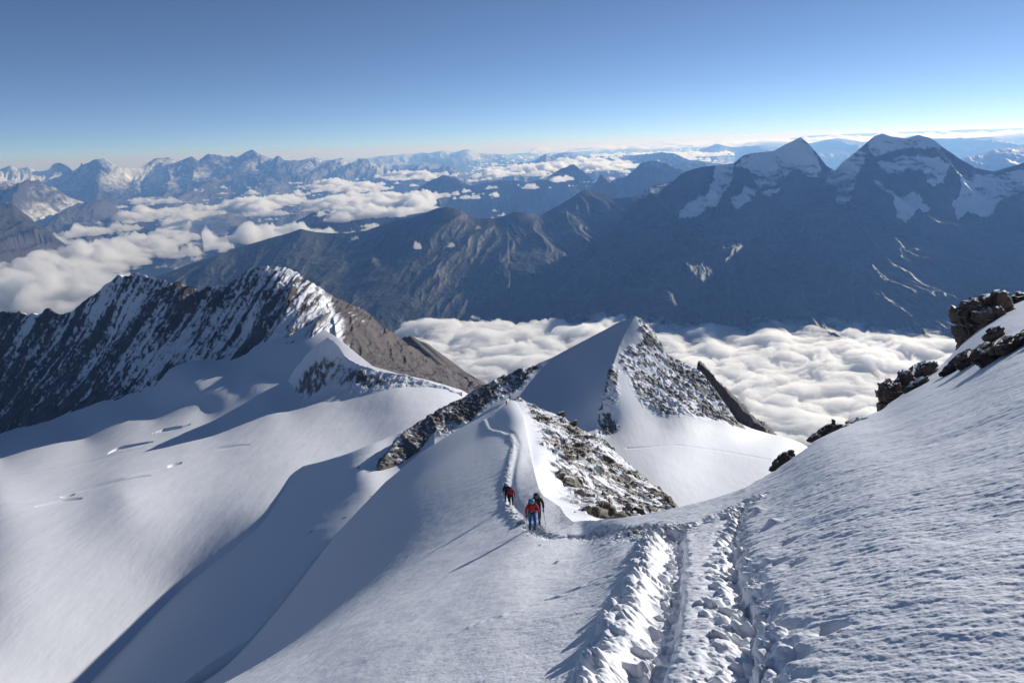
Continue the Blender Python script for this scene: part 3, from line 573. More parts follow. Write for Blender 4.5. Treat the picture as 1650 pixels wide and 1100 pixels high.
far = [
 ('forested_hill', 'dark blue hill rising through the valley haze', [(400, 420, 12500), (440, 378, 13000), (480, 355, 13500), (505, 341, 13500), (530, 342, 13500), (560, 340, 13500), (590, 345, 13500), (620, 350, 13500), (650, 340, 13500), (670, 337, 13500), (700, 345, 13500), (760, 380, 13500)],
   [(400, 460, 11000), (760, 460, 11000)], 300, 120, (4000, 1500), 330, 1400, M_far, (200, 200), 250),
 ('pyramid_range', 'hazy blue pyramid and long shoulder across the valley', [(560, 420, 17000), (620, 350, 18500), (650, 318, 19000), (690, 290, 19500), (715, 281, 19500), (735, 285, 19500), (760, 298, 19500), (790, 291, 19500), (830, 288, 19500), (850, 292, 19300), (880, 285, 19000), (905, 272, 19000), (924, 264, 19000), (940, 275, 19000), (955, 288, 18800), (980, 290, 18500), (1010, 300, 18000), (1100, 330, 17500)],
   [(560, 440, 15500), (1100, 440, 14500)], 420, 160, (6000, 2200), 650, 2000, M_far, (0, 500), 260),
 ('snow_dome', 'hazy range with a snow capped dome', [(930, 330, 14500), (955, 300, 15000), (968, 281, 15200), (985, 292, 15200), (1010, 283, 15500), (1035, 262, 15800), (1055, 257, 15800), (1075, 262, 15800), (1100, 274, 15800), (1130, 282, 15800), (1200, 300, 15500)],
   [(930, 400, 12500), (1200, 420, 12500)], 320, 140, (4000, 2000), 480, 1500, M_far, (-620, 300), 270),
 ('left_foothill', 'dark forested foothill at the left edge above the clouds', [(-150, 330, 13500), (-40, 328, 13800), (0, 333, 14000), (20, 330, 14000), (50, 352, 14000), (80, 378, 13800), (130, 410, 13500), (200, 440, 13000)],
   [(-150, 470, 11500), (200, 470, 11500)], 260, 120, (4000, 1500), 450, 1500, M_far, (100, 200), 280),
 ('left_front_range', 'blue ridge with lit snow slopes left of the valley', [(-150, 285, 23000), (-50, 288, 23000), (0, 291, 23000), (40, 290, 23000), (70, 300, 23000), (110, 318, 22500), (150, 330, 22000), (190, 340, 22000), (240, 355, 21500), (330, 380, 21000)],
   [(-150, 430, 17500), (330, 430, 17500)], 400, 160, (6000, 2200), 800, 2200, M_far, (-1700, 600), 290),
 ('alpine_range', 'long jagged snowy range along the left horizon', [(-150, 270, 34000), (-60, 276, 34000), (0, 272, 34000), (15, 265, 34000), (28, 271, 34000), (45, 268, 34000), (62, 276, 34000), (78, 272, 34000), (86, 264, 34000), (95, 261, 34000), (108, 266, 34000), (118, 274, 34000), (135, 266, 33000), (150, 258, 32000), (166, 254, 32000), (180, 262, 32000), (192, 270, 32500), (225, 270, 33000), (250, 256, 34000), (272, 255, 34000), (288, 260, 34000), (310, 253, 34000), (320, 260, 34000), (332, 251, 34500), (355, 252, 34500), (368, 257, 34500), (384, 254, 34000), (396, 246, 34000), (406, 241, 34000), (416, 248, 34000), (430, 255, 34000), (450, 259, 34000), (478, 260, 34500), (508, 254, 35000), (520, 259, 35000), (552, 256, 35000), (575, 262, 35000), (620, 264, 35000), (680, 262, 35000), (720, 268, 35000), (780, 285, 35000)],
   [(-150, 400, 22000), (300, 390, 22500), (780, 360, 26000)], 900, 300, (12000, 3000), 1000, 3000, M_far, (-1250, 600), 300),
 ('far_plateau_range', 'pale blue range on the middle horizon', [(480, 285, 56000), (560, 262, 58000), (610, 252, 60000), (650, 248, 60000), (690, 247, 60000), (712, 242, 60000), (735, 244, 60000), (753, 241, 60000), (770, 246, 60000), (800, 248, 60000), (810, 250, 60000), (850, 262, 58000), (920, 275, 56000)],
   [(480, 320, 45000), (920, 320, 42000)], 300, 90, (12000, 3000), 800, 3500, M_far, (-1500, 900), 310),
 ('hazy_inner_range', 'jagged hazy ridges behind the snow dome', [(740, 300, 33000), (800, 278, 34000), (850, 262, 35000), (885, 250, 36000), (905, 245, 36000), (918, 243, 36000), (935, 247, 36000), (955, 252, 36000), (985, 250, 35000), (1020, 249, 34000), (1050, 248, 30000), (1068, 246, 27000), (1085, 248, 26000), (1110, 258, 25000), (1160, 262, 25000), (1260, 280, 25000)],
   [(740, 330, 26000), (1260, 340, 20000)], 420, 130, (9000, 2800), 750, 2600, M_far, (-900, 900), 320),
 ('far_right_ridges', 'pale blue ridges fading out behind the two summits', [(1060, 262, 45000), (1110, 246, 48000), (1140, 237, 50000), (1155, 231, 50000), (1180, 237, 50000), (1215, 236, 50000), (1260, 238, 50000), (1320, 228, 50000), (1350, 222, 50000), (1390, 228, 50000), (1540, 222, 50000), (1600, 220, 48000), (1650, 232, 45000), (1750, 240, 42000)],
   [(1060, 300, 36000), (1750, 330, 30000)], 420, 110, (9000, 2800), 750, 3200, M_far, (300, 300), 330),
 ('near_right_ridge', 'blue ridge behind the far right shoulder', [(1460, 290, 24000), (1530, 265, 26000), (1560, 252, 27000), (1590, 246, 27000), (1610, 240, 27000), (1650, 236, 27000), (1750, 230, 27000)],
   [(1460, 340, 20000), (1750, 340, 19000)], 220, 90, (7000, 2800), 500, 2200, M_far, (300, 300), 340),
 ('faintest_range', 'faintest line of mountains on the horizon', [(780, 252, 98000), (850, 246, 100000), (950, 240, 100000), (1000, 236, 100000), (1010, 235, 100000), (1100, 233, 100000), (1180, 229, 100000), (1260, 226, 100000), (1300, 219, 100000), (1400, 215, 100000), (1520, 211, 100000), (1560, 209, 100000), (1650, 207, 100000), (1750, 205, 100000)],
   [(780, 275, 80000), (1750, 250, 80000)], 420, 60, (20000, 3000), 500, 5000, M_far, (300, 300), 350),
]
for (nm, lb, tp, bt, nx, ny, bk, amp, lam, mt, slv, sd) in far:
    rng_layer(nm, lb, tp, bt, nx, ny, bk, amp, lam, mt, slv, s=sd, sk=.4, fine=.35, snow_gain=.78)

# valley floor reaching the horizon
m, nt, out = new_mat('valley_floor'); bs = nd(nt, 'ShaderNodeBsdfDiffuse'); nn = nd(nt, 'ShaderNodeTexNoise'); nn.inputs['Scale'].default_value = .0004; nn.inputs['Detail'].default_value = 8
cr = nd(nt, 'ShaderNodeMix', data_type='RGBA'); cr.inputs['A'].default_value = (.04, .055, .03, 1); cr.inputs['B'].default_value = (.10, .10, .07, 1)
tc = nd(nt, 'ShaderNodeTexCoord'); nt.links.new(tc.outputs['Object'], nn.inputs['Vector']); nt.links.new(nn.outputs['Fac'], cr.inputs['Factor']); nt.links.new(cr.outputs['Result'], bs.inputs['Color']); nt.links.new(bs.outputs[0], out.inputs[0])
az = np.linspace(0, 2 * np.pi, 181)[None]; rad = np.r_[0.0, np.geomspace(1500, 260000, 90)][:, None]
V = np.stack([rad * np.sin(az), rad * np.cos(az), np.zeros((91, 181))], -1)
V[..., 2] = -3000 + 260 * fbm2(V[..., 0] / 6000, V[..., 1] / 6000, 5, 400)
mesh_grid('ground', V[:, ::-1], m, None, 'valley floor far below')

# ------------------------------------------------------------------ clouds
def cloud_layer(name, label, az0, az1, r0, r1, nx, ny, z0, lam, amp, cover, dens=.02, s=500):
    a = np.linspace(R(az0), R(az1), nx)[None]; r = 1 / np.linspace(1 / r0, 1 / r1, ny)[:, None]
    x = r * np.sin(a); y = r * np.cos(a)
    wx = x + lam * .5 * fbm2(x / lam, y / lam, 3, s); wy = y + lam * .5 * fbm2(x / lam + 9, y / lam, 3, s + 1)
    b = 0; g = 1; l = lam; n = 0
    for k in range(8):
        p_ = perlin2(wx / l + k * 3, wy / l * 1.2, s + 2 + k); q = 1 - np.sqrt(p_ * p_ + .03) * 2.2
        b = b + g * (1 - q) ; n += g; g *= .60; l /= 1.95
    b = b / n
    big = fbm2(x / lam / 3, y / lam / 3, 3, s + 12)
    cv = np.clip(cover(x, y, np.degrees(a) + 0 * r, r + 0 * a) + 1.1 * (b - .5), -1, 1)
    th = np.maximum(cv, 0); th = np.where(cv > 0, amp * (.15 * np.minimum(th * 8, 1) + 1.25 * th) * (.35 + 1.3 * b), 0)
    mid = z0 + amp * .7 * big
    T_ = np.stack([x, y, mid + th], -1); B_ = np.stack([x, y, mid - .3 * th], -1)
    n = nx * ny; i = np.arange(n).reshape(ny, nx)
    q = np.stack([i[:-1, :-1], i[:-1, 1:], i[1:, 1:], i[1:, :-1]], -1).reshape(-1, 4)
    thf = th.copy(); edge_ = np.zeros_like(th, bool); edge_[0] = edge_[-1] = True; edge_[:, 0] = edge_[:, -1] = True
    T_[edge_] = B_[edge_]
    q = q[(th.ravel()[q] > 0).any(1)]
    q = np.vstack([q, q[:, ::-1] + n])
    V = np.vstack([T_.reshape(-1, 3), B_.reshape(-1, 3)])
    used = np.zeros(2 * n, bool); used[q.ravel()] = True; idx = np.cumsum(used) - 1; V = V[used]; q = idx[q]
    me = bpy.data.meshes.new(name); me.vertices.add(len(V)); me.vertices.foreach_set('co', V.reshape(-1).astype(np.float32))
    me.loops.add(q.size); me.loops.foreach_set('vertex_index', q.reshape(-1).astype(np.int32))
    me.polygons.add(len(q)); me.polygons.foreach_set('loop_start', np.arange(0, q.size, 4, dtype=np.int32))
    me.update(calc_edges=True)
    me.materials.append(cloud_mat(name, dens))
    o = bpy.data.objects.new(name, me); S.collection.objects.link(o); o['kind'] = 'stuff'; o['label'] = label
    return o
def pxaz(px, py):
    d = ray(px, py); return math.degrees(math.atan2(d[0], d[1]))
def seacover(x, y, a, r):
    n = fbm2(x / 1500, y / 1500, 5, 520)
    return .9 - 0 * r + .2 * n - 1.6 * sstep(5700, 6700, r + 500 * n - 300 * sstep(-5, -12, a) + 250 * np.cos(np.radians(a * 6))) - 1.5 * sstep(-6, -13, a - n * 4) * sstep(5200, 5600, r + 400 * n)
cloud_layer('cloud_sea', 'bright rippled sea of cloud filling the valley behind the snow peak', -16, 44, 2300, 8000, 1300, 760, -1560, 440, 58, seacover, dens=.022, s=500)
def blobs(lst):
    """cover from soft blobs given as (px, py, half width px, half height px, strength) on the layer's own height"""
    def f(z0):
        out = []
        for (px, py, w, hh, st) in lst:
            d = ray(px, py); k = z0 / d[2]; c = d * k
            d2 = ray(px + w, py); c2 = d2 * (z0 / d2[2]); e1 = np.hypot(*(c2 - c)[:2])
            d3 = ray(px, py + hh); c3 = d3 * (z0 / d3[2]); e2 = abs(np.hypot(*c3[:2]) - np.hypot(*c[:2]))
            out.append((c[0], c[1], e1, e2, st))
        return out
    return f
bank = blobs([(0, 470, 130, 60, 1.5), (60, 440, 120, 40, 1.5), (120, 420, 130, 30, 1.5), (200, 400, 80, 20, 1.3), (150, 470, 100, 40, 1.4), (250, 408, 50, 12, 1.1), (290, 370, 60, 14, 1.3), (230, 345, 60, 9, 1.2), (150, 345, 60, 8, 1.2), (300, 350, 45, 12, 1.2), (260, 322, 25, 7, 1.0), (60, 400, 60, 15, 1.0), (330, 352, 50, 4, .9), (150, 375, 50, 9, 1.1), (80, 380, 60, 7, .8), (-80, 420, 90, 50, 1.5)])(-1500)
def bankcover(x, y, a, r):
    n = fbm2(x / 1700, y / 1700, 6, 540, gain=.6)
    c = np.full(x.shape, -.55)
    for (cx, cy, e1, e2, st) in bank:
        R_ = math.hypot(cx, cy); ux, uy = cx / R_, cy / R_
        al = (x - cx) * ux + (y - cy) * uy; ac = -(x - cx) * uy + (y - cy) * ux
        c = np.maximum(c, st * np.exp(-(al / e2) ** 2 - (ac / e1) ** 2) - .45)
    return c * .85 + 1.55 * n + .45 * fbm2(x / 330, y / 330, 4, 545) - .36
cloud_layer('cloud_bank', 'broken bank of cloud over the valley on the left', -42, -20, 6500, 34000, 900, 620, -1500, 800, 130, bankcover, dens=.009, s=530)
strips = [(('cloud_streak', 'pale cloud streak drifting over the middle valley'), [(405, 333, 22, 11, 1.6), (455, 325, 30, 5, 1.3), (560, 330, 50, 9, 1.3), (620, 325, 60, 8, 1.2), (670, 332, 25, 12, 1.3), (600, 345, 60, 6, .9), (540, 300, 28, 8, 1.2), (580, 305, 24, 7, 1.2), (690, 325, 14, 9, 1.2), (660, 283, 30, 5, 1.2), (690, 285, 12, 5, 1.0), (450, 378, 40, 4, 1.0), (405, 388, 18, 4, .9)], -24, 0, -1150, 8000, 34000, 550),
          (('cloud_streak', 'white cloud streaks lying between the hazy middle ranges'), [(860, 275, 45, 4, 1.3), (960, 270, 50, 4, 1.3), (900, 288, 20, 3, 1), (1000, 258, 50, 4, 1.3), (930, 262, 40, 3, 1), (1050, 252, 60, 3, 1.1), (800, 282, 25, 3, 1.0)], -3, 18, -900, 15000, 70000, 560)]
for (nl, bl_, a0, a1, z0, r0, r1, sd) in strips:
    bb = blobs(bl_)(z0)
    def cv(x, y, a, r, bb=bb, sd=sd):
        n = fbm2(x / 1500, y / 1500, 6, sd, gain=.6); c = np.full(x.shape, -.85)
        for (cx, cy, e1, e2, st) in bb:
            R_ = math.hypot(cx, cy); ux, uy = cx / R_, cy / R_
            al = (x - cx) * ux + (y - cy) * uy; ac = -(x - cx) * uy + (y - cy) * ux
            c = np.maximum(c, st * np.exp(-(al / e2) ** 2 - (ac / e1) ** 2) - .5)
        return c * 1.1 + 1.0 * n + .4 * fbm2(x / 400, y / 400, 4, sd + 9)
    cloud_layer(nl[0], nl[1], a0, a1, r0, r1, 600, 260, z0, 800, 120, cv, dens=.012, s=sd + 3)
def farband(x, y, a, r):
    n = fbm2(x / 6000, y / 9000, 6, 580, gain=.6); return -.22 + 1.4 * n + .25 * sstep(5, 30, a)
cloud_layer('cloud_band', 'thin line of white cloud on the far horizon at the right', 2, 42, 60000, 150000, 700, 140, -700, 4000, 260, farband, dens=.004, s=570)

# ------------------------------------------------------------------ rock outcrops on the right skyline
def ico(sub):
    bm = bmesh.new(); bmesh.ops.create_icosphere(bm, subdivisions=sub, radius=1.0)
    v = np.array([p.co[:] for p in bm.verts]); f = np.array([[q.index for q in t.verts] for t in bm.faces]); bm.free(); return v, f
ICO = ico(6)
M_out = snow_rock('outcrop_rock', scale=0.18, bump=0.05, rock_a=(0.045, 0.032, 0.026), rock_b=(0.17, 0.125, 0.095), edge=0.1)
def px_box(px, py, r):
    c = at(px, py, r); return c, np.dot(c, FWD) / FPX
def rock_mesh(lumps_, seed, snow_amt):
    """lumps_: list of (px, py, r, half width px, half height px, half depth px, tilt deg); one broken, layered block of rock per entry"""
    Vs, Fs, Ss = [], [], []; off = 0
    for k, (px, py, r, hw, hh, hd, tilt) in enumerate(lumps_):
        if r is None: r = float(np.hypot(*DF.point(np.array([float(px)]), np.array([float(py)]))[0][:2])) * .995
        c, m = px_box(px, py, r); v, f = ICO
        # blocky base
        u = v / (np.abs(v) ** 5).sum(1)[:, None] ** (1 / 5.0)
        t = R(tilt); ax = RT * math.cos(t) + UPV * math.sin(t); ay = -RT * math.sin(t) + UPV * math.cos(t)
        s3 = seed * 13 + k * 5
        a, b, d = v[:, 0], v[:, 1], v[:, 2]
        lay = b * 3.0 + .35 * a + .25 * fbm2(a * 1.3 + s3, d * 1.3, 3, s3)          # bedding
        q0 = np.floor(lay); fr_ = lay - q0; step_ = _rv[(q0.astype(int) * 37 + seed * 11 + k) & 4095][:, 0]
        f1, f2, cc = worley2(a * 1.5 + d * 1.0 + s3, q0 * 1.7 + d * .4, s3)
        g1, g2, c2 = worley2(a * 3.6 + d * 1.5 + s3, b * 3.4 - d * 1.2, s3 + 1)
        n = fbm2(a * 1.6 + d * 1.3 + s3, b * 1.6 - d, 5, s3 + 3)
        sc = 1 + .26 * (step_ - .5) + .42 * (cc - .5) + .20 * (c2 - .5) + .16 * n - .06 * sstep(.1, 0, fr_) - .05 * sstep(.08, 0, f2 - f1)
        u = u * sc[:, None]
        P_ = c + (u[:, :1] * hw * m) * ax + (u[:, 1:2] * hh * m) * ay + (u[:, 2:3] * hd * m) * (-FWD)
        # facing up gathers snow
        fn = np.cross(P_[f[:, 1]] - P_[f[:, 0]], P_[f[:, 2]] - P_[f[:, 0]]); fn /= np.linalg.norm(fn, axis=1)[:, None] + 1e-12
        vn = np.zeros_like(P_)
        for j in range(3): np.add.at(vn, f[:, j], fn)
        vn /= np.linalg.norm(vn, axis=1)[:, None] + 1e-12
        if (vn * (P_ - c)).sum() < 0: vn = -vn
        sn = sstep(.62, .95, vn[:, 2] + .35 * fbm2(P_[:, 0] * 2.5, P_[:, 2] * 2.5 + P_[:, 1], 3, s3)) * snow_amt
        Vs.append(P_); Fs.append(f + off); Ss.append(sn); off += len(P_)
    return np.vstack(Vs), np.vstack(Fs), np.concatenate(Ss)
def rock(name, label, lumps_, seed, snow_amt=.9, group=None):
    V, F_, sn = rock_mesh(lumps_, seed, snow_amt)
    c = V.mean(0); me = bpy.data.meshes.new(name); me.from_pydata((V - c).tolist(), [], F_.tolist())
    a = me.attributes.new('snow', 'FLOAT', 'POINT'); a.data.foreach_set('value', sn.astype(np.float32)); me.materials.append(M_out)
    o = bpy.data.objects.new(name, me); o.location = c; S.collection.objects.link(o)
    o['label'] = label; o['category'] = 'rock'
    if group: o['group'] = group
    return o
GR = 'rocks breaking through the right edge of the slope'
rock('rock_tower', 'tallest dark reddish rock tower at the right edge of the snow slope', [(1568, 522, 46, 20, 38, 24, 4), (1584, 502, 46, 28, 26, 26, 16), (1603, 494, 47, 19, 20, 20, 8), (1600, 525, 44, 20, 30, 20, 30), (1556, 552, 44, 9, 26, 14, 14)], 3, 1.0, GR)
rock('rock_slab', 'long dark rock slab slanting up the snow below the tower', [(1550, 588, None, 26, 11, 12, 38), (1578, 578, None, 30, 15, 14, 34), (1612, 572, None, 34, 17, 14, 30), (1646, 556, None, 34, 15, 14, 26), (1690, 540, None, 34, 18, 14, 24), (1604, 545, None, 16, 13, 10, 40)], 5, .5, GR)
rock('rock_block', 'small dark rock block cut off by the right picture edge above the tower', [(1642, 486, 53, 14, 9, 12, 14), (1664, 480, 54, 20, 12, 14, 10)], 7, .6, GR)
rock('rock_outcrop', 'pale weathered rock outcrop halfway down the snow edge', [(1433, 640, 29.5, 17, 26, 16, 10), (1456, 622, 31, 22, 20, 18, 40), (1482, 604, 32.5, 24, 13, 16, 38), (1497, 591, 33, 8, 7, 9, 20), (1478, 622, None, 20, 8, 8, 34), (1438, 652, 29.4, 13, 12, 12, 50)], 9, 1.0, GR)
rock('rock_pile', 'low pile of rocks with a small upright stone on the lower snow edge', [(1328, 698, 22.9, 13, 8, 10, 28), (1344, 692, 23, 10, 9, 9, 8), (1343, 683, 23, 2.4, 8, 3, 2), (1364, 690, 23.2, 16, 7, 10, 14), (1383, 682, 23.8, 18, 8, 12, 20), (1312, 706, 22.4, 9, 5, 7, 35)], 11, .8, GR)
rock('rock_lump', 'small isolated rock lump lowest on the snow edge', [(1262, 742, 19.8, 12, 7, 8, 44), (1250, 753, 19.4, 9, 5, 6, 42), (1272, 733, 20, 8, 5, 5, 34)], 13, .5, GR)
for px, py, r, lb in ((856, 655, 222, 'dark boulder on the ridge crest nearest to the tiny climbers'), (905, 668, 205, 'dark boulder halfway down the far rim of the rocky flank'), (925, 682, 194, 'dark boulder lowest of three on the far rim of the rocky flank')):
    rock('boulder', lb, [(px, py, r, 6, 4, 5, 20)], px, .6, 'boulders on the far ridge crest')

# ------------------------------------------------------------------ climbers
def cloth(name, col, rough=.8, var=.25, sc=9):
    m, nt, out = new_mat(name); L = nt.links.new
    bs = nd(nt, 'ShaderNodeBsdfPrincipled'); bs.inputs['Roughness'].default_value = rough
    tc = nd(nt, 'ShaderNodeTexCoord'); n = nd(nt, 'ShaderNodeTexNoise'); n.inputs['Scale'].default_value = sc; n.inputs['Detail'].default_value = 5
    L(tc.outputs['Object'], n.inputs['Vector'])
    mx = nd(nt, 'ShaderNodeMix', data_type='RGBA'); mx.inputs['A'].default_value = (*[c * (1 - var) for c in col], 1); mx.inputs['B'].default_value = (*[min(1, c * (1 + var)) for c in col], 1)
    L(n.outputs['Fac'], mx.inputs['Factor']); L(mx.outputs['Result'], bs.inputs['Base Color'])
    bp = nd(nt, 'ShaderNodeBump'); bp.inputs['Distance'].default_value = .02; L(n.outputs['Fac'], bp.inputs['Height']); L(bp.outputs[0], bs.inputs['Normal'])
    L(bs.outputs[0], out.inputs[0]); return m
C = dict(red=cloth('red_shell', (.50, .015, .03)), black=cloth('black_cloth', (.018, .018, .022)), blue=cloth('blue_cloth', (.01, .11, .36)), navy=cloth('navy_cloth', (.012, .025, .08)),
         skin=cloth('skin', (.45, .26, .19), .6, .08), helmet=cloth('blue_helmet', (.03, .28, .62), .35, .05), white=cloth('white_helmet', (.6, .6, .62), .4, .05), rope=cloth('green_rope', (.32, .38, .04), .8, .2, 60),
         orange=cloth('orange_shell', (.6, .16, .02)), metal=cloth('pole_metal', (.12, .10, .09), .4, .1), brown=cloth('brown_gaiter', (.10, .035, .025)), darkhelm=cloth('black_helmet', (.03, .03, .035), .4, .05))
def skinned(name, verts, edges, radii, mat, parent, sub=2, root=0):
    me = bpy.data.meshes.new(name); me.from_pydata(verts, edges, []); me.materials.append(mat)
    o = bpy.data.objects.new(name, me); S.collection.objects.link(o); o.parent = parent
    m = o.modifiers.new('skin', 'SKIN'); m.use_smooth_shade = True; m.branch_smoothing = .6
    lay = me.skin_vertices[0].data
    for i, r_ in enumerate(radii):
        lay[i].radius = r_ if isinstance(r_, tuple) else (r_, r_); lay[i].use_root = (i == root)
    s_ = o.modifiers.new('sub', 'SUBSURF'); s_.levels = sub; s_.render_levels = sub
    return o
def lobj(name, V, F_, mat, parent=None, smooth=True):
    me = bpy.data.meshes.new(name); me.from_pydata([tuple(v) for v in V], [], [tuple(f) for f in F_]); me.materials.append(mat)
    if smooth: me.polygons.foreach_set('use_smooth', np.ones(len(me.polygons), bool))
    o = bpy.data.objects.new(name, me); S.collection.objects.link(o); o.parent = parent; return o
def tube(name, pts, rad, mat, parent, n=8):
    pts = [Vector(p) for p in pts]; V = []; F_ = []
    rad = rad if hasattr(rad, '__len__') else [rad] * len(pts)
    for i, p in enumerate(pts):
        t = (pts[min(i + 1, len(pts) - 1)] - pts[max(i - 1, 0)]).normalized(); a = t.orthogonal().normalized() if i == 0 else (a - t * a.dot(t)).normalized(); b = t.cross(a)
        for j in range(n):
            q = 2 * math.pi * j / n; V.append(p + (a * math.cos(q) + b * math.sin(q)) * rad[i])
    for i in range(len(pts) - 1):
        for j in range(n): F_.append((i * n + j, i * n + (j + 1) % n, (i + 1) * n + (j + 1) % n, (i + 1) * n + j))
    F_.append(tuple(range(n))[::-1]); F_.append(tuple(range((len(pts) - 1) * n, len(pts) * n)))
    return lobj(name, V, F_, mat, parent)
def blob(name, c, r_, mat, parent, sub=3, rot=0.0, squash=None, power=2.6, noise=0.0):
    v, f = ico(sub); v = v / (np.abs(v) ** power).sum(1)[:, None] ** (1 / power)
    if noise: v = v * (1 + noise * fbm2(v[:, 0] * 2 + v[:, 2] * 1.7 + 5, v[:, 1] * 2 + v[:, 2], 4, 77))[:, None]
    v = v * np.array(r_)
    if squash is not None: v[:, 2] = np.maximum(v[:, 2], squash)
    c_, s_ = math.cos(rot), math.sin(rot)
    y_, z_ = v[:, 1] * c_ - v[:, 2] * s_, v[:, 1] * s_ + v[:, 2] * c_; v[:, 1] = y_; v[:, 2] = z_
    return lobj(name, v + np.array(c), f, mat, parent)

def climber(label, group, foot, heading, jacket, trousers, helmet, sleeve_fwd=1.0, rope=False, pole_side=-1, pack=None, pack_label='', pole_label='', poles=1, scale=1.0, gloves='black', boots='black', step=1):
    """walks up towards the viewer, bent a little forward; local front is -Y"""
    root = bpy.data.objects.new('person', None); S.collection.objects.link(root)
    root.location = foot; root.rotation_euler = (0, 0, R(heading)); root.scale = (scale,) * 3
    root['label'] = label; root['category'] = 'person'
    if group: root['group'] = group
    st = step
    J = dict(pel=(0, 0, .95), sp=(0, -.05, 1.14), ch=(0, -.13, 1.34), nk=(0, -.21, 1.50), hb=(0, -.245, 1.57), hc=(0, -.285, 1.655), ht=(0, -.30, 1.72),
             kr=(.11, -.30, .62), ar=(.10, -.20, .24), tr=(.11, -.36, .20), kl=(-.11, -.06, .50), al=(-.10, .16, .06), tl=(-.11, .02, -.02),
             hr=(.10, -.01, .92), hl=(-.10, .01, .90), sr=(.20, -.15, 1.42), sl=(-.20, -.15, 1.42),
             er=(.29, -.10, 1.15), wr=(.30, -.27, .96), el=(-.29, -.10, 1.15), wl=(-.30, -.27, .96))
    if st < 0:
        for a in ('k', 'a', 't'):
            p, q = J[a + 'r'], J[a + 'l']; J[a + 'r'] = (-q[0], q[1], q[2]); J[a + 'l'] = (-p[0], p[1], p[2])
    # body: one skinned surface, head to toes, five fingers on each hand
    V = []; E_ = []; Rd = []
    def v(p, r_, par=None):
        V.append(tuple(p)); Rd.append(r_)
        if par is not None: E_.append((par, len(V) - 1))
        return len(V) - 1
    pel = v(J['pel'], (.15, .12)); sp_ = v(J['sp'], (.145, .11), pel); ch = v(J['ch'], (.16, .12), sp_); nk = v(J['nk'], .06, ch); hb = v(J['hb'], (.07, .08), nk); hc = v(J['hc'], (.078, .10), hb); v(J['ht'], (.06, .08), hc)
    for s_ in 'rl':
        h_ = v(J['h' + s_], .095, pel); k_ = v(J['k' + s_], .062, h_); a_ = v(J['a' + s_], .045, k_); v(J['t' + s_], .04, a_)
        s0 = v(J['s' + s_], .07, ch); e0 = v(J['e' + s_], .048, s0); w0 = v(J['w' + s_], .032, e0)
        w = Vector(J['w' + s_]); sg = 1 if s_ == 'r' else -1
        pm = v(w + Vector((0, -.05, -.03)), (.036, .022), w0)
        for k in range(4):
            b = w + Vector((sg * (.028 - .018 * k), -.095, -.045)); c1 = v(b, .0095, pm); c2 = v(b + Vector((0, -.03 + .003 * k, -.022)), .009, c1); v(b + Vector((0, -.018, -.048 + .004 * k)), .008, c2)
        t1 = v(w + Vector((-sg * .035, -.055, -.03)), .010, pm); v(w + Vector((-sg * .035, -.09, -.05)), .009, t1)
    skinned('body', V, E_, Rd, C[gloves] if gloves != 'skin' else C['skin'], root)
    # face, nose, ears in skin
    hd = blob('face', (0, -.315, 1.645), (.072, .075, .095), C['skin'], root, 3, -.35)
    blob('nose', (0, -.395, 1.625), (.014, .02, .022), C['skin'], hd, 2); blob('mouth', (0, -.378, 1.588), (.024, .008, .006), C['brown'], hd, 2)
    for sg in (-1, 1):
        blob('ear', (sg * .078, -.29, 1.635), (.012, .02, .03), C['skin'], hd, 2); blob('eye', (sg * .028, -.383, 1.655), (.011, .006, .007), C['black'], hd, 2)
    # clothes
    V = []; E_ = []; Rd = []
    p0 = v((0, -.01, .90), (.175, .145)); p1 = v(J['sp'], (.175, .14), p0); p2 = v(J['ch'], (.19, .15), p1); v((0, -.19, 1.47), (.09, .09), p2)
    for s_ in 'rl':
        a = v(J['s' + s_], .092, p2); b = v(J['e' + s_], .068, a); v(Vector(J['w' + s_]) + Vector((0, .015, .01)), .052, b)
    skinned('jacket', V, E_, Rd, C[jacket], root)
    V = []; E_ = []; Rd = []
    p0 = v((0, 0, .93), (.17, .135))
    for s_ in 'rl':
        a = v(J['h' + s_], .115, p0); b = v(J['k' + s_], .085, a); v(Vector(J['a' + s_]) + Vector((0, 0, .05)), .07, b)
    skinned('trousers', V, E_, Rd, C[trousers], root)
    for s_ in 'rl':
        a, t_ = Vector(J['a' + s_]), Vector(J['t' + s_])
        skinned('boot', [tuple(a + Vector((0, .03, .06))), tuple(a + Vector((0, .03, -.05))), tuple(t_ + Vector((0, .0, -.03)))], [(0, 1), (1, 2)], [.062, .058, .048], C[boots], root)
    hl = blob('helmet', (0, -.285, 1.70), (.112, .135, .10), C[helmet], root, 4, -.35, squash=-.03)
    tube('brim', [(math.sin(a) * .108, -.30 - math.cos(a) * .13, 1.672 - .03 * math.cos(a)) for a in np.linspace(-1.4, 1.4, 12)], .01, C[helmet], hl)
    # harness
    tube('harness', [(math.sin(a) * .185, -.02 - math.cos(a) * .15, .96) for a in np.linspace(0, 2 * math.pi, 24)], .022, C['black'], root)
    if rope:
        P0 = []
        for k in range(4):
            for a in np.linspace(0, 2 * math.pi, 26):
                d_ = (k - 1.5) * .018
                P0.append((.17 * math.sin(a) * (1 if math.sin(a) > 0 else 1.15) + .02 + d_ * .6, -.11 - math.cos(a * 1.0) * (.185 + .004 * k), 1.24 + .26 * math.sin(a) + d_))
        tube('rope', P0, .0085, C['rope'], root, 6)
        tube('rope', [(-.12, -.20, 1.0), (-.16, -.27, .90), (-.20, -.24, .80), (-.23, -.20, .90), (-.19, -.18, 1.0), (-.16, -.24, .95), (-.17, -.28, .82), (-.22, -.26, .78)], .018, C['rope'], root, 6)
    M = Matrix.Translation(foot) @ Matrix.Rotation(R(heading), 4, 'Z') @ Matrix.Scale(scale, 4)
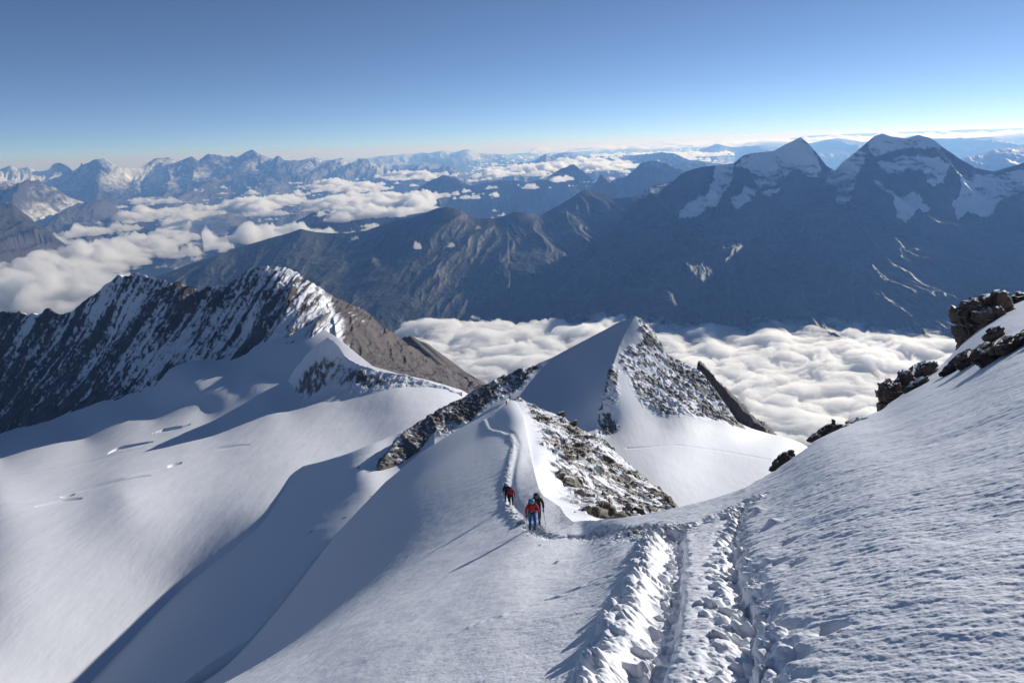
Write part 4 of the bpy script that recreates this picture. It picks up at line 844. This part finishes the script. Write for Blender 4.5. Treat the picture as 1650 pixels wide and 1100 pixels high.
    if pack:
        pk = bpy.data.objects.new('backpack', None); S.collection.objects.link(pk); pk.matrix_world = M @ Matrix.Translation((0, .12, 1.12)); pk['label'] = pack_label; pk['category'] = 'backpack'; pk['group'] = 'backpacks worn by the climbers'
        blob('main_bag', (0, 0.02, .08), (.17, .13, .30), C[pack], pk, 4, .22, noise=.12, power=3.5)
        blob('top_lid', (0, -.055, .40), (.15, .12, .07), C[pack], pk, 3, .15, noise=.1, power=3)
        for sg in (-1, 1):
            tube('strap', [(sg * .10, -.07, .36), (sg * .12, -.20, .42), (sg * .125, -.34, .32), (sg * .14, -.37, .16), (sg * .18, -.28, .0), (sg * .17, -.10, -.06)], .02, C['black'], pk)
    for k in range(poles):
        sg = pole_side if k == 0 else -pole_side
        h_ = Vector((sg * .30, -.36, .915)); pl = bpy.data.objects.new('trekking_pole', None); S.collection.objects.link(pl); pl.matrix_world = M @ Matrix.Translation(h_)
        pl['label'] = pole_label; pl['category'] = 'pole'; pl['group'] = 'trekking poles held by the climbers'
        tip = Vector((sg * .10, -.30, -.76))
        tube('shaft', [(0, 0, .0), tuple(tip)], .011, C['metal'], pl, 6); tube('grip', [(-sg * .01, .01, .10), (sg * .015, -.03, -.09)], .018, C['black'], pl, 8)
        b = tip * .93; tube('basket', [tuple(b), tuple(b + Vector((0, 0, -.012)))], .045, C['black'], pl, 12)
    return root
def stand(px, py, dz=-.04, r=None):
    p = DF.point(np.array([float(px)]), np.array([float(py)]))[0] if r is None else at(px, py, r); return Vector((p[0], p[1], p[2] + dz))
f1 = stand(858, 851); f2 = stand(823, 813)
climber('front climber in a red jacket with green rope across the chest and blue helmet', 'climbers coming up the ridge track', f1, 4, 'red', 'blue', 'helmet', rope=True, pole_side=1, pack='black', pack_label='black backpack on the front climber in red',
        pole_label='thin pole in the hand of the front climber in red', scale=1.0, boots='black')
climber('climber in black half hidden right behind the front one in red', 'climbers coming up the ridge track', f1 + Vector((.27, .70, -.16)), -2, 'black', 'navy', 'darkhelm', pole_side=1, pack='black', pack_label='bulky black backpack on the climber in black behind the front one',
        pole_label='thin pole in the hand of the climber in black', scale=1.06, step=-1)
climber('second climber down the track in a red jacket with black straps', 'climbers coming up the ridge track', f2 + Vector((.05, 0, 0)), 0, 'red', 'black', 'darkhelm', pole_side=1, pack='black', pack_label='dark backpack on the second climber in red',
        pole_label='brown pole in the hand of the second climber in red', scale=1.0, boots='brown', step=-1)
climber('climber in black with a white helmet just behind the second red jacket', 'climbers coming up the ridge track', f2 + Vector((-.30, .70, -.05)), 6, 'black', 'black', 'white', pole_side=-1, pack='black', pack_label='black backpack on the climber with the white helmet',
        pole_label='pole of the climber with the white helmet', poles=0, scale=1.0)
climber('tiny distant climber in orange at the far end of the ridge', 'climbers coming up the ridge track', stand(816, 653), 10, 'orange', 'brown', 'darkhelm', poles=0, pack=None, scale=1.0)
climber('tiny distant climber in blue standing on the far ridge top', 'climbers coming up the ridge track', stand(822, 645, 0), -10, 'navy', 'navy', 'darkhelm', poles=0, pack=None, scale=1.1)

# ------------------------------------------------------------------ haze
def haze():
    b0, b1, z0, z1 = 262000.0, 262000.0, -3400.0, 420.0
    me = bpy.data.meshes.new('haze')
    v = [(sx * b0, sy * b1, zz) for zz in (z0, z1) for sy in (-1, 1) for sx in (-1, 1)]
    fcs = [(0, 2, 3, 1), (4, 5, 7, 6), (0, 1, 5, 4), (2, 6, 7, 3), (0, 4, 6, 2), (1, 3, 7, 5)]
    me.from_pydata(v, [], fcs); o = bpy.data.objects.new('haze', me); S.collection.objects.link(o)
    m, nt, out = new_mat('haze'); pv = nd(nt, 'ShaderNodeVolumePrincipled')
    pv.inputs['Color'].default_value = (0.22, 0.46, 1.0, 1); pv.inputs['Absorption Color'].default_value = (1, 1, 1, 1); pv.inputs['Density'].default_value = 3.2e-5; pv.inputs['Anisotropy'].default_value = 0.3
    nt.links.new(pv.outputs[0], out.inputs['Volume']); me.materials.append(m)
    o['kind'] = 'stuff'; o['label'] = 'blue air haze over the whole view'
haze()
